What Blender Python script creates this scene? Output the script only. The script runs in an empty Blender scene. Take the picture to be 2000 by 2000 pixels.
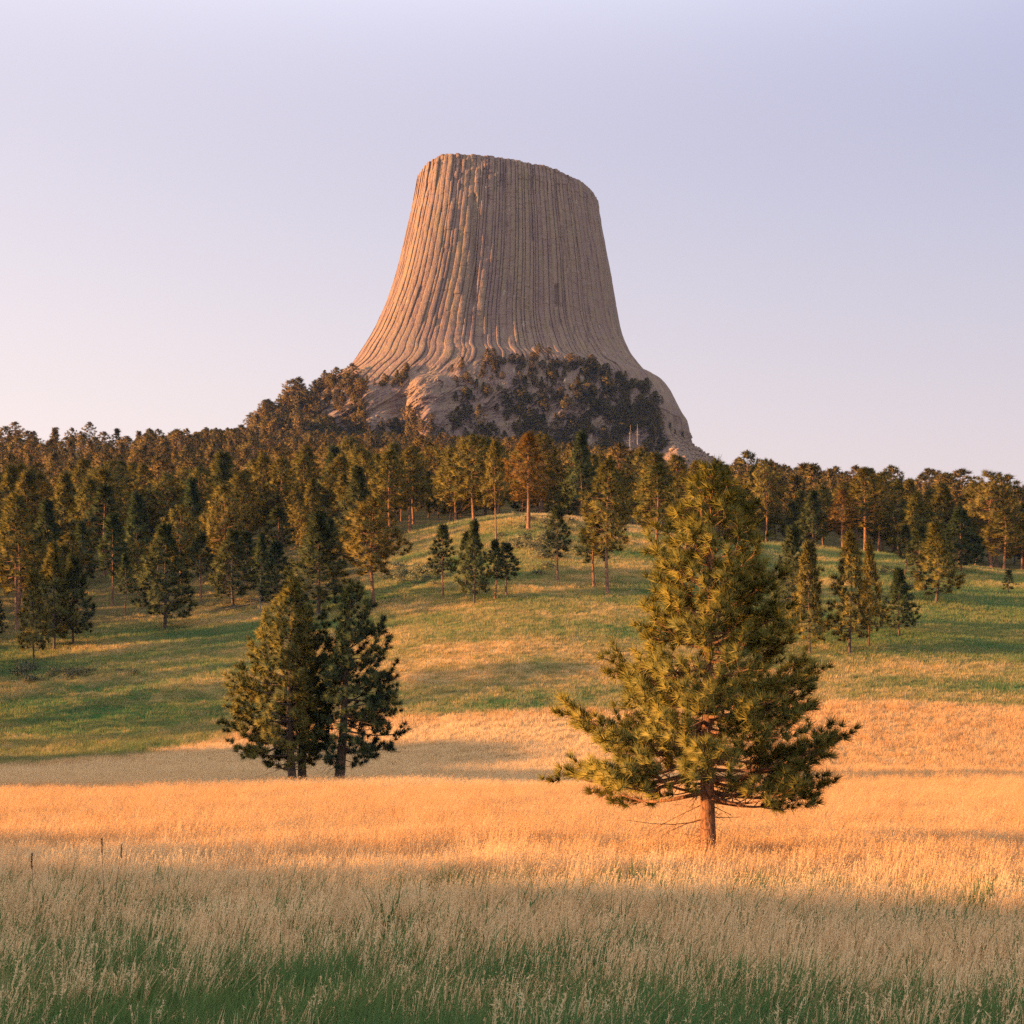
import bpy, math, random
import numpy as np
from mathutils import Vector

# ------------------------------------------------------------------ camera, sky, sun, exposure
scene = bpy.context.scene
COL = scene.collection
F, HZ, ZC = 2904.0, 1460.0, 2.6          # focal length and eye line in photo pixels (2000 wide), eye height
R = math.radians
SUN_EL, SUN_AZ = 7.0, 18.0                # elevation; degrees the sun stands behind the picture plane, on the left

cam = bpy.data.cameras.new("camera")
cam.lens, cam.sensor_width = 36.0 * F / 2000.0, 36.0
cam.shift_y = (HZ - 1000.0) / 2000.0
cam.clip_start, cam.clip_end = 0.1, 20000.0
co = bpy.data.objects.new("camera", cam)
co.location, co.rotation_euler = (0, 0, ZC), (math.pi / 2, 0, 0)
COL.objects.link(co)
scene.camera = co

sunpos = Vector((-math.cos(R(SUN_EL)) * math.cos(R(SUN_AZ)), -math.cos(R(SUN_EL)) * math.sin(R(SUN_AZ)), math.sin(R(SUN_EL))))
sl = bpy.data.lights.new("sun", 'SUN')
sl.energy, sl.angle, sl.color = 4.5, R(0.7), (1.0, 0.47, 0.155)
so = bpy.data.objects.new("sun", sl)
so.rotation_euler = (-sunpos).to_track_quat('-Z', 'Y').to_euler()
so.location = (-200, 0, 200)
COL.objects.link(so)

world = bpy.data.worlds.new("World")
scene.world = world
world.use_nodes = True
wt = world.node_tree
wt.nodes.clear()


def wn(t, **k):
    n = wt.nodes.new(t)
    for a, b in k.items():
        setattr(n, a, b)
    return n


def wmath(op, a, b=None):
    n = wn("ShaderNodeMath", operation=op)
    for i, v in enumerate((a, b)):
        if v is None:
            continue
        if isinstance(v, (int, float)):
            n.inputs[i].default_value = v
        else:
            wt.links.new(v, n.inputs[i])
    return n.outputs[0]


sky = wn("ShaderNodeTexSky", sky_type='NISHITA', sun_disc=False)
sky.sun_elevation, sky.sun_rotation = R(SUN_EL), R(-90 - SUN_AZ)
sky.air_density, sky.dust_density, sky.ozone_density = 1.0, 1.4, 2.0
tc = wn("ShaderNodeTexCoord")
sep = wn("ShaderNodeSeparateXYZ")
wt.links.new(tc.outputs["Generated"], sep.inputs[0])
ramp = wn("ShaderNodeValToRGB")
cr = ramp.color_ramp
cr.interpolation = 'B_SPLINE'
stops = [(0.0, (1.0, .70, .62)), (.11, (.93, .69, .655)), (.22, (.78, .66, .69)), (.34, (.57, .55, .71)),
         (.48, (.46, .445, .68)), (.66, (3.0, 3.15, 3.3)), (1.0, (6.6, 6.9, 7.2))]  # last two stops: sky above the frame brightened as added fill
while len(cr.elements) < len(stops):
    cr.elements.new(0.5)
for e, (p, c) in zip(cr.elements, stops):
    e.position, e.color = p, (*c, 1)
wt.links.new(sep.outputs[2], ramp.inputs[0])
# warm glow spreading from the side of the sun, violet on the other side
east = wmath('MAXIMUM', wmath('ADD', wmath('MULTIPLY', sep.outputs[0], -1.0), 0.42), 0.0)
back = wmath('MAXIMUM', wmath('MULTIPLY', sep.outputs[1], -1.0), 0.0)
glow = wn("ShaderNodeVectorMath", operation='SCALE')
glow.inputs[0].default_value = (.46, .38, .28)
wt.links.new(east, glow.inputs["Scale"])
back_fill = wn("ShaderNodeVectorMath", operation='SCALE')
back_fill.inputs[0].default_value = (.62, .62, .62)  # added fill from the unseen sky behind the camera
wt.links.new(back, back_fill.inputs["Scale"])
ga = wn("ShaderNodeVectorMath", operation='ADD')
wt.links.new(ramp.outputs[0], ga.inputs[0])
wt.links.new(glow.outputs[0], ga.inputs[1])
gb = wn("ShaderNodeVectorMath", operation='ADD')
wt.links.new(ga.outputs[0], gb.inputs[0])
wt.links.new(back_fill.outputs[0], gb.inputs[1])
bg1 = wn("ShaderNodeBackground")
bg1.inputs[1].default_value = 0.012
wt.links.new(sky.outputs[0], bg1.inputs[0])
bg2 = wn("ShaderNodeBackground")
bg2.inputs[1].default_value = 0.205
wt.links.new(gb.outputs[0], bg2.inputs[0])
addw = wn("ShaderNodeAddShader")
wt.links.new(bg1.outputs[0], addw.inputs[0])
wt.links.new(bg2.outputs[0], addw.inputs[1])
wo = wn("ShaderNodeOutputWorld")
wt.links.new(addw.outputs[0], wo.inputs[0])

scene.view_settings.view_transform = 'Standard'
scene.view_settings.look = 'None'
scene.view_settings.exposure = 2.0
scene.view_settings.gamma = 1.0
scene.view_settings.use_curve_mapping = False
scene.cycles.max_bounces = 5
scene.cycles.diffuse_bounces = 2
scene.cycles.transmission_bounces = 3
scene.cycles.transparent_max_bounces = 4
scene.cycles.volume_bounces = 0
scene.cycles.use_denoising = False

# ------------------------------------------------------------------ noise and mesh helpers
def _hash(ix, iy, iz, seed):
    h = (ix * 374761393 + iy * 668265263 + iz * 2147483647 + seed * 974634777) & 0xFFFFFFFF
    h = ((h ^ (h >> 13)) * 1274126177) & 0xFFFFFFFF
    h = ((h ^ (h >> 16)) * 2246822519) & 0xFFFFFFFF
    return ((h ^ (h >> 15)) & 0xFFFFFF) / float(0xFFFFFF)


def vnoise(x, y, z=0.0, seed=0):
    x, y, z = np.broadcast_arrays(np.asarray(x, float), np.asarray(y, float), np.asarray(z, float))
    ix, iy, iz = (np.floor(a).astype(np.int64) for a in (x, y, z))
    fx, fy, fz = x - ix, y - iy, z - iz
    fx, fy, fz = (f * f * (3 - 2 * f) for f in (fx, fy, fz))
    out = 0
    for dx in (0, 1):
        for dy in (0, 1):
            for dz in (0, 1):
                w = (fx if dx else 1 - fx) * (fy if dy else 1 - fy) * (fz if dz else 1 - fz)
                out = out + w * _hash(ix + dx, iy + dy, iz + dz, seed)
    return out * 2 - 1


def fbm(x, y, z=0.0, seed=0, octv=4):
    a, s, o = 1.0, 1.0, 0
    for k in range(octv):
        o = o + a * vnoise(np.asarray(x) * s, np.asarray(y) * s, np.asarray(z) * s, seed + k * 17)
        a *= .5
        s *= 2.03
    return o / 1.6


def smooth(a, b, x):
    t = np.clip((np.asarray(x, float) - a) / (b - a), 0, 1)
    return t * t * (3 - 2 * t)


def new_mesh(name, verts, faces, mats=(), face_mat=None, smooth_sh=False, attrs=None, normals=None):
    """verts (n,3); faces: list of (m,k) int arrays (k = 3 or 4)."""
    me = bpy.data.meshes.new(name)
    verts = np.asarray(verts, np.float32)
    me.vertices.add(len(verts))
    me.vertices.foreach_set("co", verts.ravel())
    if len(faces):
        loops = np.concatenate([f.ravel() for f in faces]).astype(np.int32)
        tot = np.concatenate([np.full(len(f), f.shape[1], np.int32) for f in faces])
        start = np.concatenate([[0], np.cumsum(tot)[:-1]]).astype(np.int32)
        me.loops.add(len(loops))
        me.loops.foreach_set("vertex_index", loops)
        me.polygons.add(len(tot))
        me.polygons.foreach_set("loop_start", start)
        if face_mat is not None:
            me.polygons.foreach_set("material_index", np.asarray(face_mat, np.int32))
        me.polygons.foreach_set("use_smooth", np.full(len(tot), smooth_sh, bool))
    for nm, (typ, dat) in (attrs or {}).items():
        at = me.attributes.new(nm, typ, 'POINT')
        key = {'FLOAT': "value", 'INT': "value", 'FLOAT_VECTOR': "vector", 'FLOAT_COLOR': "color"}[typ]
        at.data.foreach_set(key, np.asarray(dat, np.int32 if typ == 'INT' else np.float32).ravel())
    me.update(calc_edges=True)
    if normals is not None:
        me.polygons.foreach_set("use_smooth", np.ones(len(me.polygons), bool))
        me.normals_split_custom_set_from_vertices(normals.tolist())
    for m in mats:
        me.materials.append(m)
    return me


def link(name, me, parent=None):
    o = bpy.data.objects.new(name, me)
    COL.objects.link(o)
    if parent is not None:
        o.parent = parent
    return o


def tag(o, label=None, cat=None, group=None, kind=None):
    for k, v in (("label", label), ("category", cat), ("group", group), ("kind", kind)):
        if v:
            o[k] = v
    return o


class Geo:
    """collects vertices and faces"""
    def __init__(s):
        s.v, s.f3, s.f4, s.n, s.tu, s.nrm = [], [], [], 0, [], []

    def add(s, v, f3=None, f4=None, tu=None):
        s.v.append(np.asarray(v, float))
        s.tu.append(np.full(len(v), .5) if tu is None else np.asarray(tu, float))
        if f3 is not None:
            s.f3.append(np.asarray(f3, np.int64) + s.n)
        if f4 is not None:
            s.f4.append(np.asarray(f4, np.int64) + s.n)
        s.n += len(v)

    def tube(s, pts, rad, sides=4):
        pts = np.asarray(pts, float)
        n = len(pts)
        rad = np.broadcast_to(np.asarray(rad, float), (n,))
        t = np.gradient(pts, axis=0)
        t /= np.linalg.norm(t, axis=1, keepdims=True) + 1e-9
        ref = np.where(np.abs(t[:, 2:3]) > .9, np.array([[1., 0, 0]]), np.array([[0, 0, 1.]]))
        a = np.cross(t, ref)
        a /= np.linalg.norm(a, axis=1, keepdims=True) + 1e-9
        b = np.cross(t, a)
        ang = np.arange(sides) * 2 * math.pi / sides
        ring = pts[:, None] + rad[:, None, None] * (np.cos(ang)[None, :, None] * a[:, None] + np.sin(ang)[None, :, None] * b[:, None])
        i = np.arange(n - 1)[:, None] * sides
        j = np.arange(sides)[None]
        k = (j + 1) % sides
        q = np.stack([i + j, i + k, i + sides + k, i + sides + j], -1).reshape(-1, 4)
        s.add(ring.reshape(-1, 3), f4=q)

    def mesh(s, name, mats, smooth_sh=True):
        fs = [np.concatenate(x) for x in (s.f3, s.f4) if x]
        return new_mesh(name, np.concatenate(s.v), fs, mats, smooth_sh=smooth_sh, attrs={"tuft": ('FLOAT', np.concatenate(s.tu))}, normals=np.concatenate(s.nrm) if s.nrm else None)


# ------------------------------------------------------------------ materials
def mat(name):
    m = bpy.data.materials.new(name)
    m.use_nodes = True
    m.node_tree.nodes.clear()
    return m, m.node_tree


class NT:
    def __init__(s, nt):
        s.t = nt

    def n(s, typ, ins=None, **k):
        nd = s.t.nodes.new(typ)
        for a, b in k.items():
            setattr(nd, a, b)
        for key, v in (ins or {}).items():
            if hasattr(v, "is_output"):
                s.t.links.new(v, nd.inputs[key])
            else:
                nd.inputs[key].default_value = v
        return nd

    def math(s, op, a, b=0.0, clamp=False):
        nd = s.n("ShaderNodeMath", {0: a, 1: b}, operation=op)
        nd.use_clamp = clamp
        return nd.outputs[0]

    def mix(s, f, a, b, mode='MIX'):
        nd = s.n("ShaderNodeMix", data_type='RGBA', blend_type=mode)
        nd.clamp_factor = True
        for key, v in ((0, f), (6, a), (7, b)):
            if hasattr(v, "is_output"):
                s.t.links.new(v, nd.inputs[key])
            else:
                nd.inputs[key].default_value = v if isinstance(v, (int, float)) else (*v, 1)
        return nd.outputs[2]

    def noise(s, vec, scale, detail=3.0, rough=.55, mapping=None):
        if mapping:
            vec = s.n("ShaderNodeMapping", {"Vector": vec, "Scale": mapping}).outputs[0]
        return s.n("ShaderNodeTexNoise", {"Vector": vec, "Scale": scale, "Detail": detail, "Roughness": rough}).outputs[0]

    def ramp(s, v, lo, hi):
        return s.n("ShaderNodeMapRange", {0: v, 1: lo, 2: hi}, clamp=True).outputs[0]

    def out(s, sh):
        s.n("ShaderNodeOutputMaterial", {"Surface": sh})


def foliage_mat(name, dark, light, trans=.35, tint=None):
    m, t = mat(name)
    t = NT(t)
    oi = t.n("ShaderNodeObjectInfo").outputs["Random"]
    pos = t.n("ShaderNodeTexCoord").outputs["Object"]
    tu = t.n("ShaderNodeAttribute", attribute_name="tuft").outputs["Fac"]
    nz = t.noise(pos, .55, 3)
    k = t.math('ADD', t.math('MULTIPLY', t.ramp(nz, .32, .68), .55), t.math('MULTIPLY', tu, .6))
    c = t.mix(k, dark, light)
    c = t.mix(t.math('MULTIPLY', oi, .35), c, tint or tuple(x * .72 for x in light))
    nf = t.noise(pos, 9.0, 1)
    c = t.mix(t.ramp(nf, .3, .8), t.mix(1.0, c, (.72, .78, .75), 'MULTIPLY'), t.mix(1.0, c, (1.25, 1.15, .9), 'MULTIPLY'))
    d = t.n("ShaderNodeBsdfDiffuse", {"Color": c}).outputs[0]
    tr = t.n("ShaderNodeBsdfTranslucent", {"Color": c}).outputs[0]
    g = t.n("ShaderNodeBsdfGlossy", {"Color": (.5, .5, .5, 1), "Roughness": .5}).outputs[0]
    a = t.n("ShaderNodeMixShader", {0: trans, 1: d, 2: tr}).outputs[0]
    a = t.n("ShaderNodeMixShader", {0: .03, 1: a, 2: g}).outputs[0]
    t.out(a)
    return m


def bark_mat(name, dark, light, scale=3.0):
    m, t = mat(name)
    t = NT(t)
    pos = t.n("ShaderNodeTexCoord").outputs["Object"]
    nz = t.noise(pos, scale, 4, .65, (1, 1, .22))
    n2 = t.noise(pos, scale * 4, 3, .6, (1, 1, .35))
    c = t.mix(t.ramp(nz, .35, .65), dark, light)
    c = t.mix(t.ramp(n2, .38, .5), tuple(x * .35 for x in dark), c)
    bp = t.n("ShaderNodeBump", {"Height": n2, "Strength": .7, "Distance": .06}).outputs[0]
    t.out(t.n("ShaderNodeBsdfPrincipled", {"Base Color": c, "Roughness": .9, "Normal": bp}).outputs[0])
    return m


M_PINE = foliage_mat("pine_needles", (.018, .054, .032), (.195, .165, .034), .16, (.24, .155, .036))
M_HERO = foliage_mat("young_pine_needles", (.024, .066, .030), (.240, .205, .034), .18, (.22, .18, .04))
M_FAR = foliage_mat("distant_needles", (.020, .048, .036), (.205, .150, .045), .14, (.25, .135, .045))
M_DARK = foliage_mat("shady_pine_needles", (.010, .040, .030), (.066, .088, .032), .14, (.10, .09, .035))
M_RUST = foliage_mat("orange_needles", (.15, .085, .030), (.25, .15, .042), .32)  # orange needles for the rust pines and the dead clump
M_DEADT = foliage_mat("dead_twigs", (.16, .085, .07), (.23, .13, .10), .15)
M_BARK = bark_mat("pine_bark", (.13, .065, .038), (.25, .13, .075))
M_BARKD = bark_mat("dark_pine_bark", (.055, .040, .032), (.11, .075, .055))
M_GREY = bark_mat("weathered_wood", (.22, .18, .15), (.36, .30, .26))
M_LOG = bark_mat("rotting_wood", (.07, .06, .05), (.14, .12, .10))
M_BARKH = bark_mat("scaly_pine_bark", (.12, .055, .03), (.27, .13, .065), 5.0)

STRAW, STRAW2, GREEN, GREEN2 = (.74, .515, .28), (.64, .365, .155), (.062, .170, .062), (.205, .235, .066)


def grass_colour(t, green):
    """straw and green from a 0..1 greenness, broken up by world-space noise"""
    pos = t.n("ShaderNodeNewGeometry").outputs["Position"]
    n1 = t.noise(pos, .055, 4, .6, (.55, 1.25, 1))
    n2 = t.noise(pos, .5, 3, .6)
    g = t.math('ADD', green, t.math('MULTIPLY', t.math('SUBTRACT', n1, .5), 1.35))
    g = t.math('ADD', g, t.math('MULTIPLY', t.math('SUBTRACT', n2, .5), .5))
    g = t.ramp(g, .28, .78)
    s = t.mix(t.ramp(n2, .35, .7), STRAW, STRAW2)
    gr = t.mix(t.ramp(n1, .35, .65), GREEN2, GREEN)
    return t.mix(g, s, gr), pos


def ground_material():
    m, t = mat("meadow_soil_and_turf")
    t = NT(t)
    gn = t.n("ShaderNodeAttribute", attribute_name="green").outputs["Fac"]
    fw = t.n("ShaderNodeAttribute", attribute_name="forest").outputs["Fac"]
    c, pos = grass_colour(t, gn)
    n3 = t.noise(pos, 2.6, 4, .7)
    n4 = t.noise(pos, 14.0, 2, .6)
    c = t.mix(t.ramp(n3, .3, .7), t.mix(1.0, c, (.5, .48, .42), 'MULTIPLY'), t.mix(1.0, c, (.86, .84, .8), 'MULTIPLY'))
    duff = t.mix(t.ramp(n3, .35, .65), (.10, .075, .045), (.13, .12, .05))
    c = t.mix(fw, c, duff)
    h = t.math('ADD', t.math('MULTIPLY', n3, 1.0), t.math('MULTIPLY', n4, .35))
    bp = t.n("ShaderNodeBump", {"Height": h, "Strength": .9, "Distance": .5}).outputs[0]
    t.out(t.n("ShaderNodeBsdfPrincipled", {"Base Color": c, "Roughness": 1.0, "Normal": bp, "Specular IOR Level": 0.0}).outputs[0])
    return m


def blade_material(name, leafy):
    m, t = mat(name)
    t = NT(t)
    gn = t.n("ShaderNodeAttribute", attribute_name="green", attribute_type='INSTANCER').outputs["Fac"]
    c, pos = grass_colour(t, gn)
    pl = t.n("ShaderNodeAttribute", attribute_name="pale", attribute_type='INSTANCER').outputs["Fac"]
    c = t.mix(pl, c, (.84, .67, .42))  # brighter straw painted in where the grass lies in shade
    hgt = t.n("ShaderNodeAttribute", attribute_name="along").outputs["Fac"]
    rnd = t.n("ShaderNodeAttribute", attribute_name="rnd").outputs["Fac"]
    if leafy:
        c = t.mix(t.ramp(rnd, .2, 1.0), t.mix(1.0, c, (.55, .72, .74), 'MULTIPLY'), t.mix(1.0, c, (.62, .95, 1.05), 'MULTIPLY'))
        c = t.mix(t.math('MULTIPLY', t.ramp(hgt, .5, 1.0), .15), c, (.42, .33, .15))
    else:
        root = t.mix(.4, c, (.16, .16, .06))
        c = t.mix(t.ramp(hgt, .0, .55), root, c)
        c = t.mix(t.math('MULTIPLY', t.ramp(rnd, .55, 1.0), .6), c, (.40, .22, .10))
        c = t.mix(t.math('MULTIPLY', t.ramp(rnd, .35, .0), .45), c, (.66, .56, .38))
    d = t.n("ShaderNodeBsdfDiffuse", {"Color": c}).outputs[0]
    tr = t.n("ShaderNodeBsdfTranslucent", {"Color": c}).outputs[0]
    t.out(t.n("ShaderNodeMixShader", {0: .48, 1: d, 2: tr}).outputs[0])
    return m


M_GROUND = ground_material()
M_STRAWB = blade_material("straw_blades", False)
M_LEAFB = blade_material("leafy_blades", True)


def rock_material(name, shaft):
    m, t = mat(name)
    t = NT(t)
    pos = t.n("ShaderNodeTexCoord").outputs["Object"]
    tint = t.n("ShaderNodeAttribute", attribute_name="tint").outputs["Fac"]
    base = t.noise(pos, .045, 4, .6, (1, 1, .25) if shaft else (1, 1, .6))
    streak = t.noise(pos, .32, 4, .6, (1, 1, .07) if shaft else (1, 1, .35))
    fine = t.noise(pos, .9, 5, .7)
    c = t.mix(t.ramp(base, .35, .65), (.225, .155, .138), (.25, .185, .135))
    c = t.mix(.6, c, t.mix(tint, (.186, .128, .126), (.252, .186, .136)))
    c = t.mix(t.math('MULTIPLY', t.ramp(streak, .50, .68), .55), c, (.20, .18, .09))      # lichen
    c = t.mix(t.math('MULTIPLY', t.ramp(streak, .46, .30), .75), c, (.105, .078, .084))      # water stains
    scar = t.noise(pos, .16, 3, .6, (1, 1, .35))
    c = t.mix(t.math('MULTIPLY', t.ramp(scar, .66, .72), .7), c, (.34, .29, .25))            # fresh scars
    c = t.mix(t.ramp(fine, .3, .7), t.mix(1.0, c, (.74, .72, .73), 'MULTIPLY'), t.mix(1.0, c, (1.12, 1.1, 1.06), 'MULTIPLY'))
    bp = t.n("ShaderNodeBump", {"Height": t.math('ADD', fine, streak), "Strength": .8, "Distance": 1.2}).outputs[0]
    t.out(t.n("ShaderNodeBsdfPrincipled", {"Base Color": c, "Roughness": .95, "Normal": bp, "Specular IOR Level": .15}).outputs[0])
    return m


M_SHAFT = rock_material("columnar_rock", True)
M_TALUS = rock_material("boulder_rock", False)

# ------------------------------------------------------------------ terrain
def pchip(xk, yk, x):
    xk, yk = np.asarray(xk, float), np.asarray(yk, float)
    h = np.diff(xk)
    d = np.diff(yk) / h
    m = np.zeros(len(xk))
    m[0], m[-1] = d[0], d[-1]
    for i in range(1, len(xk) - 1):
        if d[i - 1] * d[i] > 0:
            w1, w2 = 2 * h[i] + h[i - 1], h[i] + 2 * h[i - 1]
            m[i] = (w1 + w2) / (w1 / d[i - 1] + w2 / d[i])
    x = np.clip(x, xk[0], xk[-1])
    i = np.clip(np.searchsorted(xk, x) - 1, 0, len(h) - 1)
    t = (x - xk[i]) / h[i]
    return ((2 * t**3 - 3 * t**2 + 1) * yk[i] + (t**3 - 2 * t**2 + t) * h[i] * m[i]
            + (-2 * t**3 + 3 * t**2) * yk[i + 1] + (t**3 - t**2) * h[i] * m[i + 1])


KY = [0, 60, 100, 140, 170, 200, 240, 290, 320, 345, 420, 520, 600, 700, 950, 1250, 1700, 2300]
TABLE = {   # picture column -> picture row of the ground at each distance (None: keep level)
    -300: [None, None, None, 1508, 1440, 1330, 1232, 1160, 1130, 1106, 1060, 1010, 975, 945, 885, 893, 910, 930],
    0:    [None, None, None, 1508, 1438, 1328, 1232, 1160, 1130, 1106, 1060, 1010, 978, 945, 885, 893, 910, 930],
    330:  [None, None, None, 1506, 1425, 1305, 1222, 1150, 1122, 1102, 1055, 1010, 978, 945, 890, 880, 910, 930],
    560:  [None, None, None, 1504, 1410, 1288, 1200, 1120, 1090, 1072, 1035, 998, 972, 942, 896, 864, 885, 930],
    730:  [None, None, None, 1502, 1392, 1270, 1178, 1088, 1062, 1045, 1015, 985, 965, 940, 900, 872, 900, 930],
    1030: [None, None, None, 1500, 1375, 1246, 1142, 1036, 1006, 1004, 1010, 990, 972, 950, 912, 890, 900, 930],
    1280: [None, None, None, 1500, 1376, 1258, 1152, 1056, 1033, 1037, 1030, 1005, 988, 968, 938, 920, 930, 940],
    1580: [None, None, None, 1500, 1365, 1272, 1190, 1110, 1078, 1068, 1060, 1030, 1000, 975, 965, 975, 985, 990],
    1800: [None, None, None, 1500, 1368, 1280, 1190, 1120, 1095, 1090, 1085, 1050, 1015, 995, 1000, 1010, 1020, 1030],
    2000: [None, None, None, 1502, 1372, 1290, 1205, 1140, 1120, 1116, 1100, 1060, 1030, 1015, 1020, 1030, 1040, 1050],
    2300: [None, None, None, 1502, 1372, 1290, 1205, 1140, 1120, 1116, 1100, 1060, 1030, 1015, 1020, 1030, 1040, 1050],
}
GY = np.linspace(0, 2300, 1151)
GP = np.linspace(-300, 2300, 261)
_cols = []
_pk = sorted(TABLE)
for p in _pk:
    z = [0.0 if r is None else ZC + (HZ - r) / F * y for y, r in zip(KY, TABLE[p])]
    _cols.append(pchip(KY, z, GY))
_cols = np.array(_cols)
GZ = np.array([pchip(_pk, _cols[:, k], GP) for k in range(len(GY))])       # [Y, px]


def ztop(X, Y):
    """height of the grass canopy level that the photograph shows as ground"""
    X, Y = np.broadcast_arrays(np.asarray(X, float), np.asarray(Y, float))
    Yc = np.clip(Y, 1, 2299)
    p = np.clip(1000 + F * X / np.maximum(Yc, 20), -300, 2299)
    fy, fp = Yc / 2.0, (p + 300) / 10.0
    iy, ip = fy.astype(int), fp.astype(int)
    ty, tp = fy - iy, fp - ip
    iy1, ip1 = np.minimum(iy + 1, len(GY) - 1), np.minimum(ip + 1, len(GP) - 1)
    z = (GZ[iy, ip] * (1 - ty) * (1 - tp) + GZ[iy1, ip] * ty * (1 - tp) + GZ[iy, ip1] * (1 - ty) * tp + GZ[iy1, ip1] * ty * tp)
    und = smooth(30, 160, Y) * (.35 * fbm(X / 28, Y / 28, 0, 5, 3)) + smooth(250, 700, Y) * 3.0 * fbm(X / 90, Y / 90, 0, 9, 3)
    z = z + und
    # unseen rises added left of the picture to shade the near grass and the hollow
    s = 1 / math.tan(R(SUN_EL))
    prof = np.clip(SHADE_RIDGE_H0 + (SHADE_RIDGE_Y - Y) * SHADE_RIDGE_S, 0, 24) * smooth(-260, -200, Y)
    prof = prof + smooth(1, 4, prof) * (1.1 * vnoise(Y / 2.2, X / 9, 0, 6) + .5 * vnoise(Y / .9, X / 9, 0, 7))
    z = z + prof * np.exp(-((X + 90) / 23.0) ** 2)
    z = z + (SHADE_RISE_H + 2.2 * vnoise(Y / 5, X / 20, 0, 12) + 1.6 * vnoise(Y / 1.8, X / 12, 0, 13)) * np.exp(-((X + 142) / 30.0) ** 2) * np.exp(-((Y - 94) / 38.0) ** 6)
    return z


SHADE_RIDGE_Y, SHADE_RIDGE_H0, SHADE_RIDGE_S, SHADE_RISE_H = 13.0, 10.1, 0.189, 20.5


def soil_drop(Y):
    return .52 - .26 * smooth(90, 170, Y)


def zsoil(X, Y):
    return ztop(X, Y) - soil_drop(Y) + .05 * vnoise(np.asarray(X) / 1.7, np.asarray(Y) / 1.7, 0, 3)


def greenness(X, Y):
    X, Y = np.asarray(X, float), np.asarray(Y, float)
    px = 1000 + F * X / np.maximum(Y, 5)
    g = .05 * np.ones_like(X + Y)
    g = g + .45 * smooth(18, 13, Y + .4 * X)
    g = g + .10 * smooth(98, 106, Y) * smooth(160, 150, Y)
    foot = np.interp(px, [-300, 0, 250, 450, 700, 2300], [146, 149, 155, 164, 166, 168])
    up = smooth(-2, 4, Y - foot + 1.5 * fbm(X / 9, Y / 9, 0, 23, 2))
    g = g + up * .46
    g = g + .24 * up * smooth(640, 420, px) * smooth(195, 180, Y)
    g = g + .20 * smooth(188, 206, Y) + .12 * smooth(1500, 1750, px) * smooth(200, 215, Y)
    g = g + .10 * smooth(1250, 1500, px) * up * smooth(205, 190, Y)
    g = g - .22 * smooth(800, 1150, px) * smooth(300, 320, Y) * smooth(1350, 1250, px)
    return np.clip(g, 0, 1)


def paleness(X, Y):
    """straw lightened in place of fill light on the shaded hollow and near meadow"""
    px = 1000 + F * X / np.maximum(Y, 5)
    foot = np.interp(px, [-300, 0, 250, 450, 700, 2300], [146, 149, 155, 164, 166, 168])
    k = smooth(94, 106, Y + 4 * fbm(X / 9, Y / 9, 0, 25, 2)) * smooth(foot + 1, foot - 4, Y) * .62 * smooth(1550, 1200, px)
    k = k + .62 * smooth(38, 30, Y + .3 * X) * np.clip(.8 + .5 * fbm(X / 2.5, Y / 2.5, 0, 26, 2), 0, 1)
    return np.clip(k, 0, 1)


def forest_floor(X, Y):
    px = 1000 + F * X / np.maximum(Y, 5)
    edge = np.interp(px, [-300, 0, 330, 560, 730, 800, 1000, 1250, 1500, 1650, 1760, 1900, 2000, 2300],
                     [232, 232, 250, 245, 262, 330, 352, 348, 340, 345, 345, 345, 345, 345])
    return smooth(-6, 8, Y - edge + 5 * fbm(X / 12, Y / 12, 0, 31, 2))


ys = np.concatenate([np.linspace(-260, 0, 27)[:-1], np.linspace(0, 60, 81)[:-1], np.linspace(60, 360, 221)[:-1],
                     np.linspace(360, 1000, 121)[:-1], np.linspace(1000, 1800, 41)])
xs = np.concatenate([-np.geomspace(720, 115, 28)[:-1], np.linspace(-115, 115, 161)[:-1], np.geomspace(115, 720, 28)])
GX, GYY = np.meshgrid(xs, ys)
Zg = zsoil(GX, GYY)
nx, ny = len(xs), len(ys)
ii, jj = np.meshgrid(np.arange(ny - 1), np.arange(nx - 1), indexing='ij')
q = np.stack([ii * nx + jj, ii * nx + jj + 1, (ii + 1) * nx + jj + 1, (ii + 1) * nx + jj], -1).reshape(-1, 4)
me = new_mesh("ground", np.stack([GX, GYY, Zg], -1).reshape(-1, 3), [q], [M_GROUND], smooth_sh=True,
              attrs={"green": ('FLOAT', greenness(GX, GYY).ravel()), "forest": ('FLOAT', forest_floor(GX, GYY).ravel())})
tag(link("ground", me), kind="structure")


def hit(px, py, y0=40.0, y1=1250.0):
    """where the sight line through a photo pixel first meets the ground"""
    Y = np.linspace(y0, y1, 4000)
    X = (px - 1000) / F * Y
    row = HZ - (ztop(X, Y) - ZC) / Y * F
    k = np.argmax(row <= py)
    if row[k] > py:
        k = np.argmin(row)
    return float(X[k]), float(Y[k])


# ------------------------------------------------------------------ the rock tower
TY = 1390.0
LEFT = [(300, 824), (320, 821), (350, 817), (384, 811), (428, 803), (480, 791), (541, 776), (589, 761), (632, 743), (667, 726),
        (702, 704), (732, 683), (750, 660), (771, 636), (796, 614), (820, 580), (842, 542), (864, 505), (895, 470), (1000, 430)]
RIGHT = [(300, 1142), (340, 1150), (378, 1158), (406, 1167), (450, 1174), (506, 1185), (563, 1196), (623, 1206), (663, 1215),
         (697, 1230), (723, 1248), (743, 1266), (757, 1293), (775, 1308), (793, 1317), (832, 1335), (863, 1343), (920, 1352), (1000, 1360)]
RIM = [(800, 400), (811, 384), (817, 356), (826, 336), (841, 317), (856, 307), (878, 302), (917, 303), (961, 306), (1004, 312),
       (1035, 318), (1078, 329), (1109, 343), (1139, 360), (1156, 380), (1167, 406), (1180, 430)]
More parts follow.
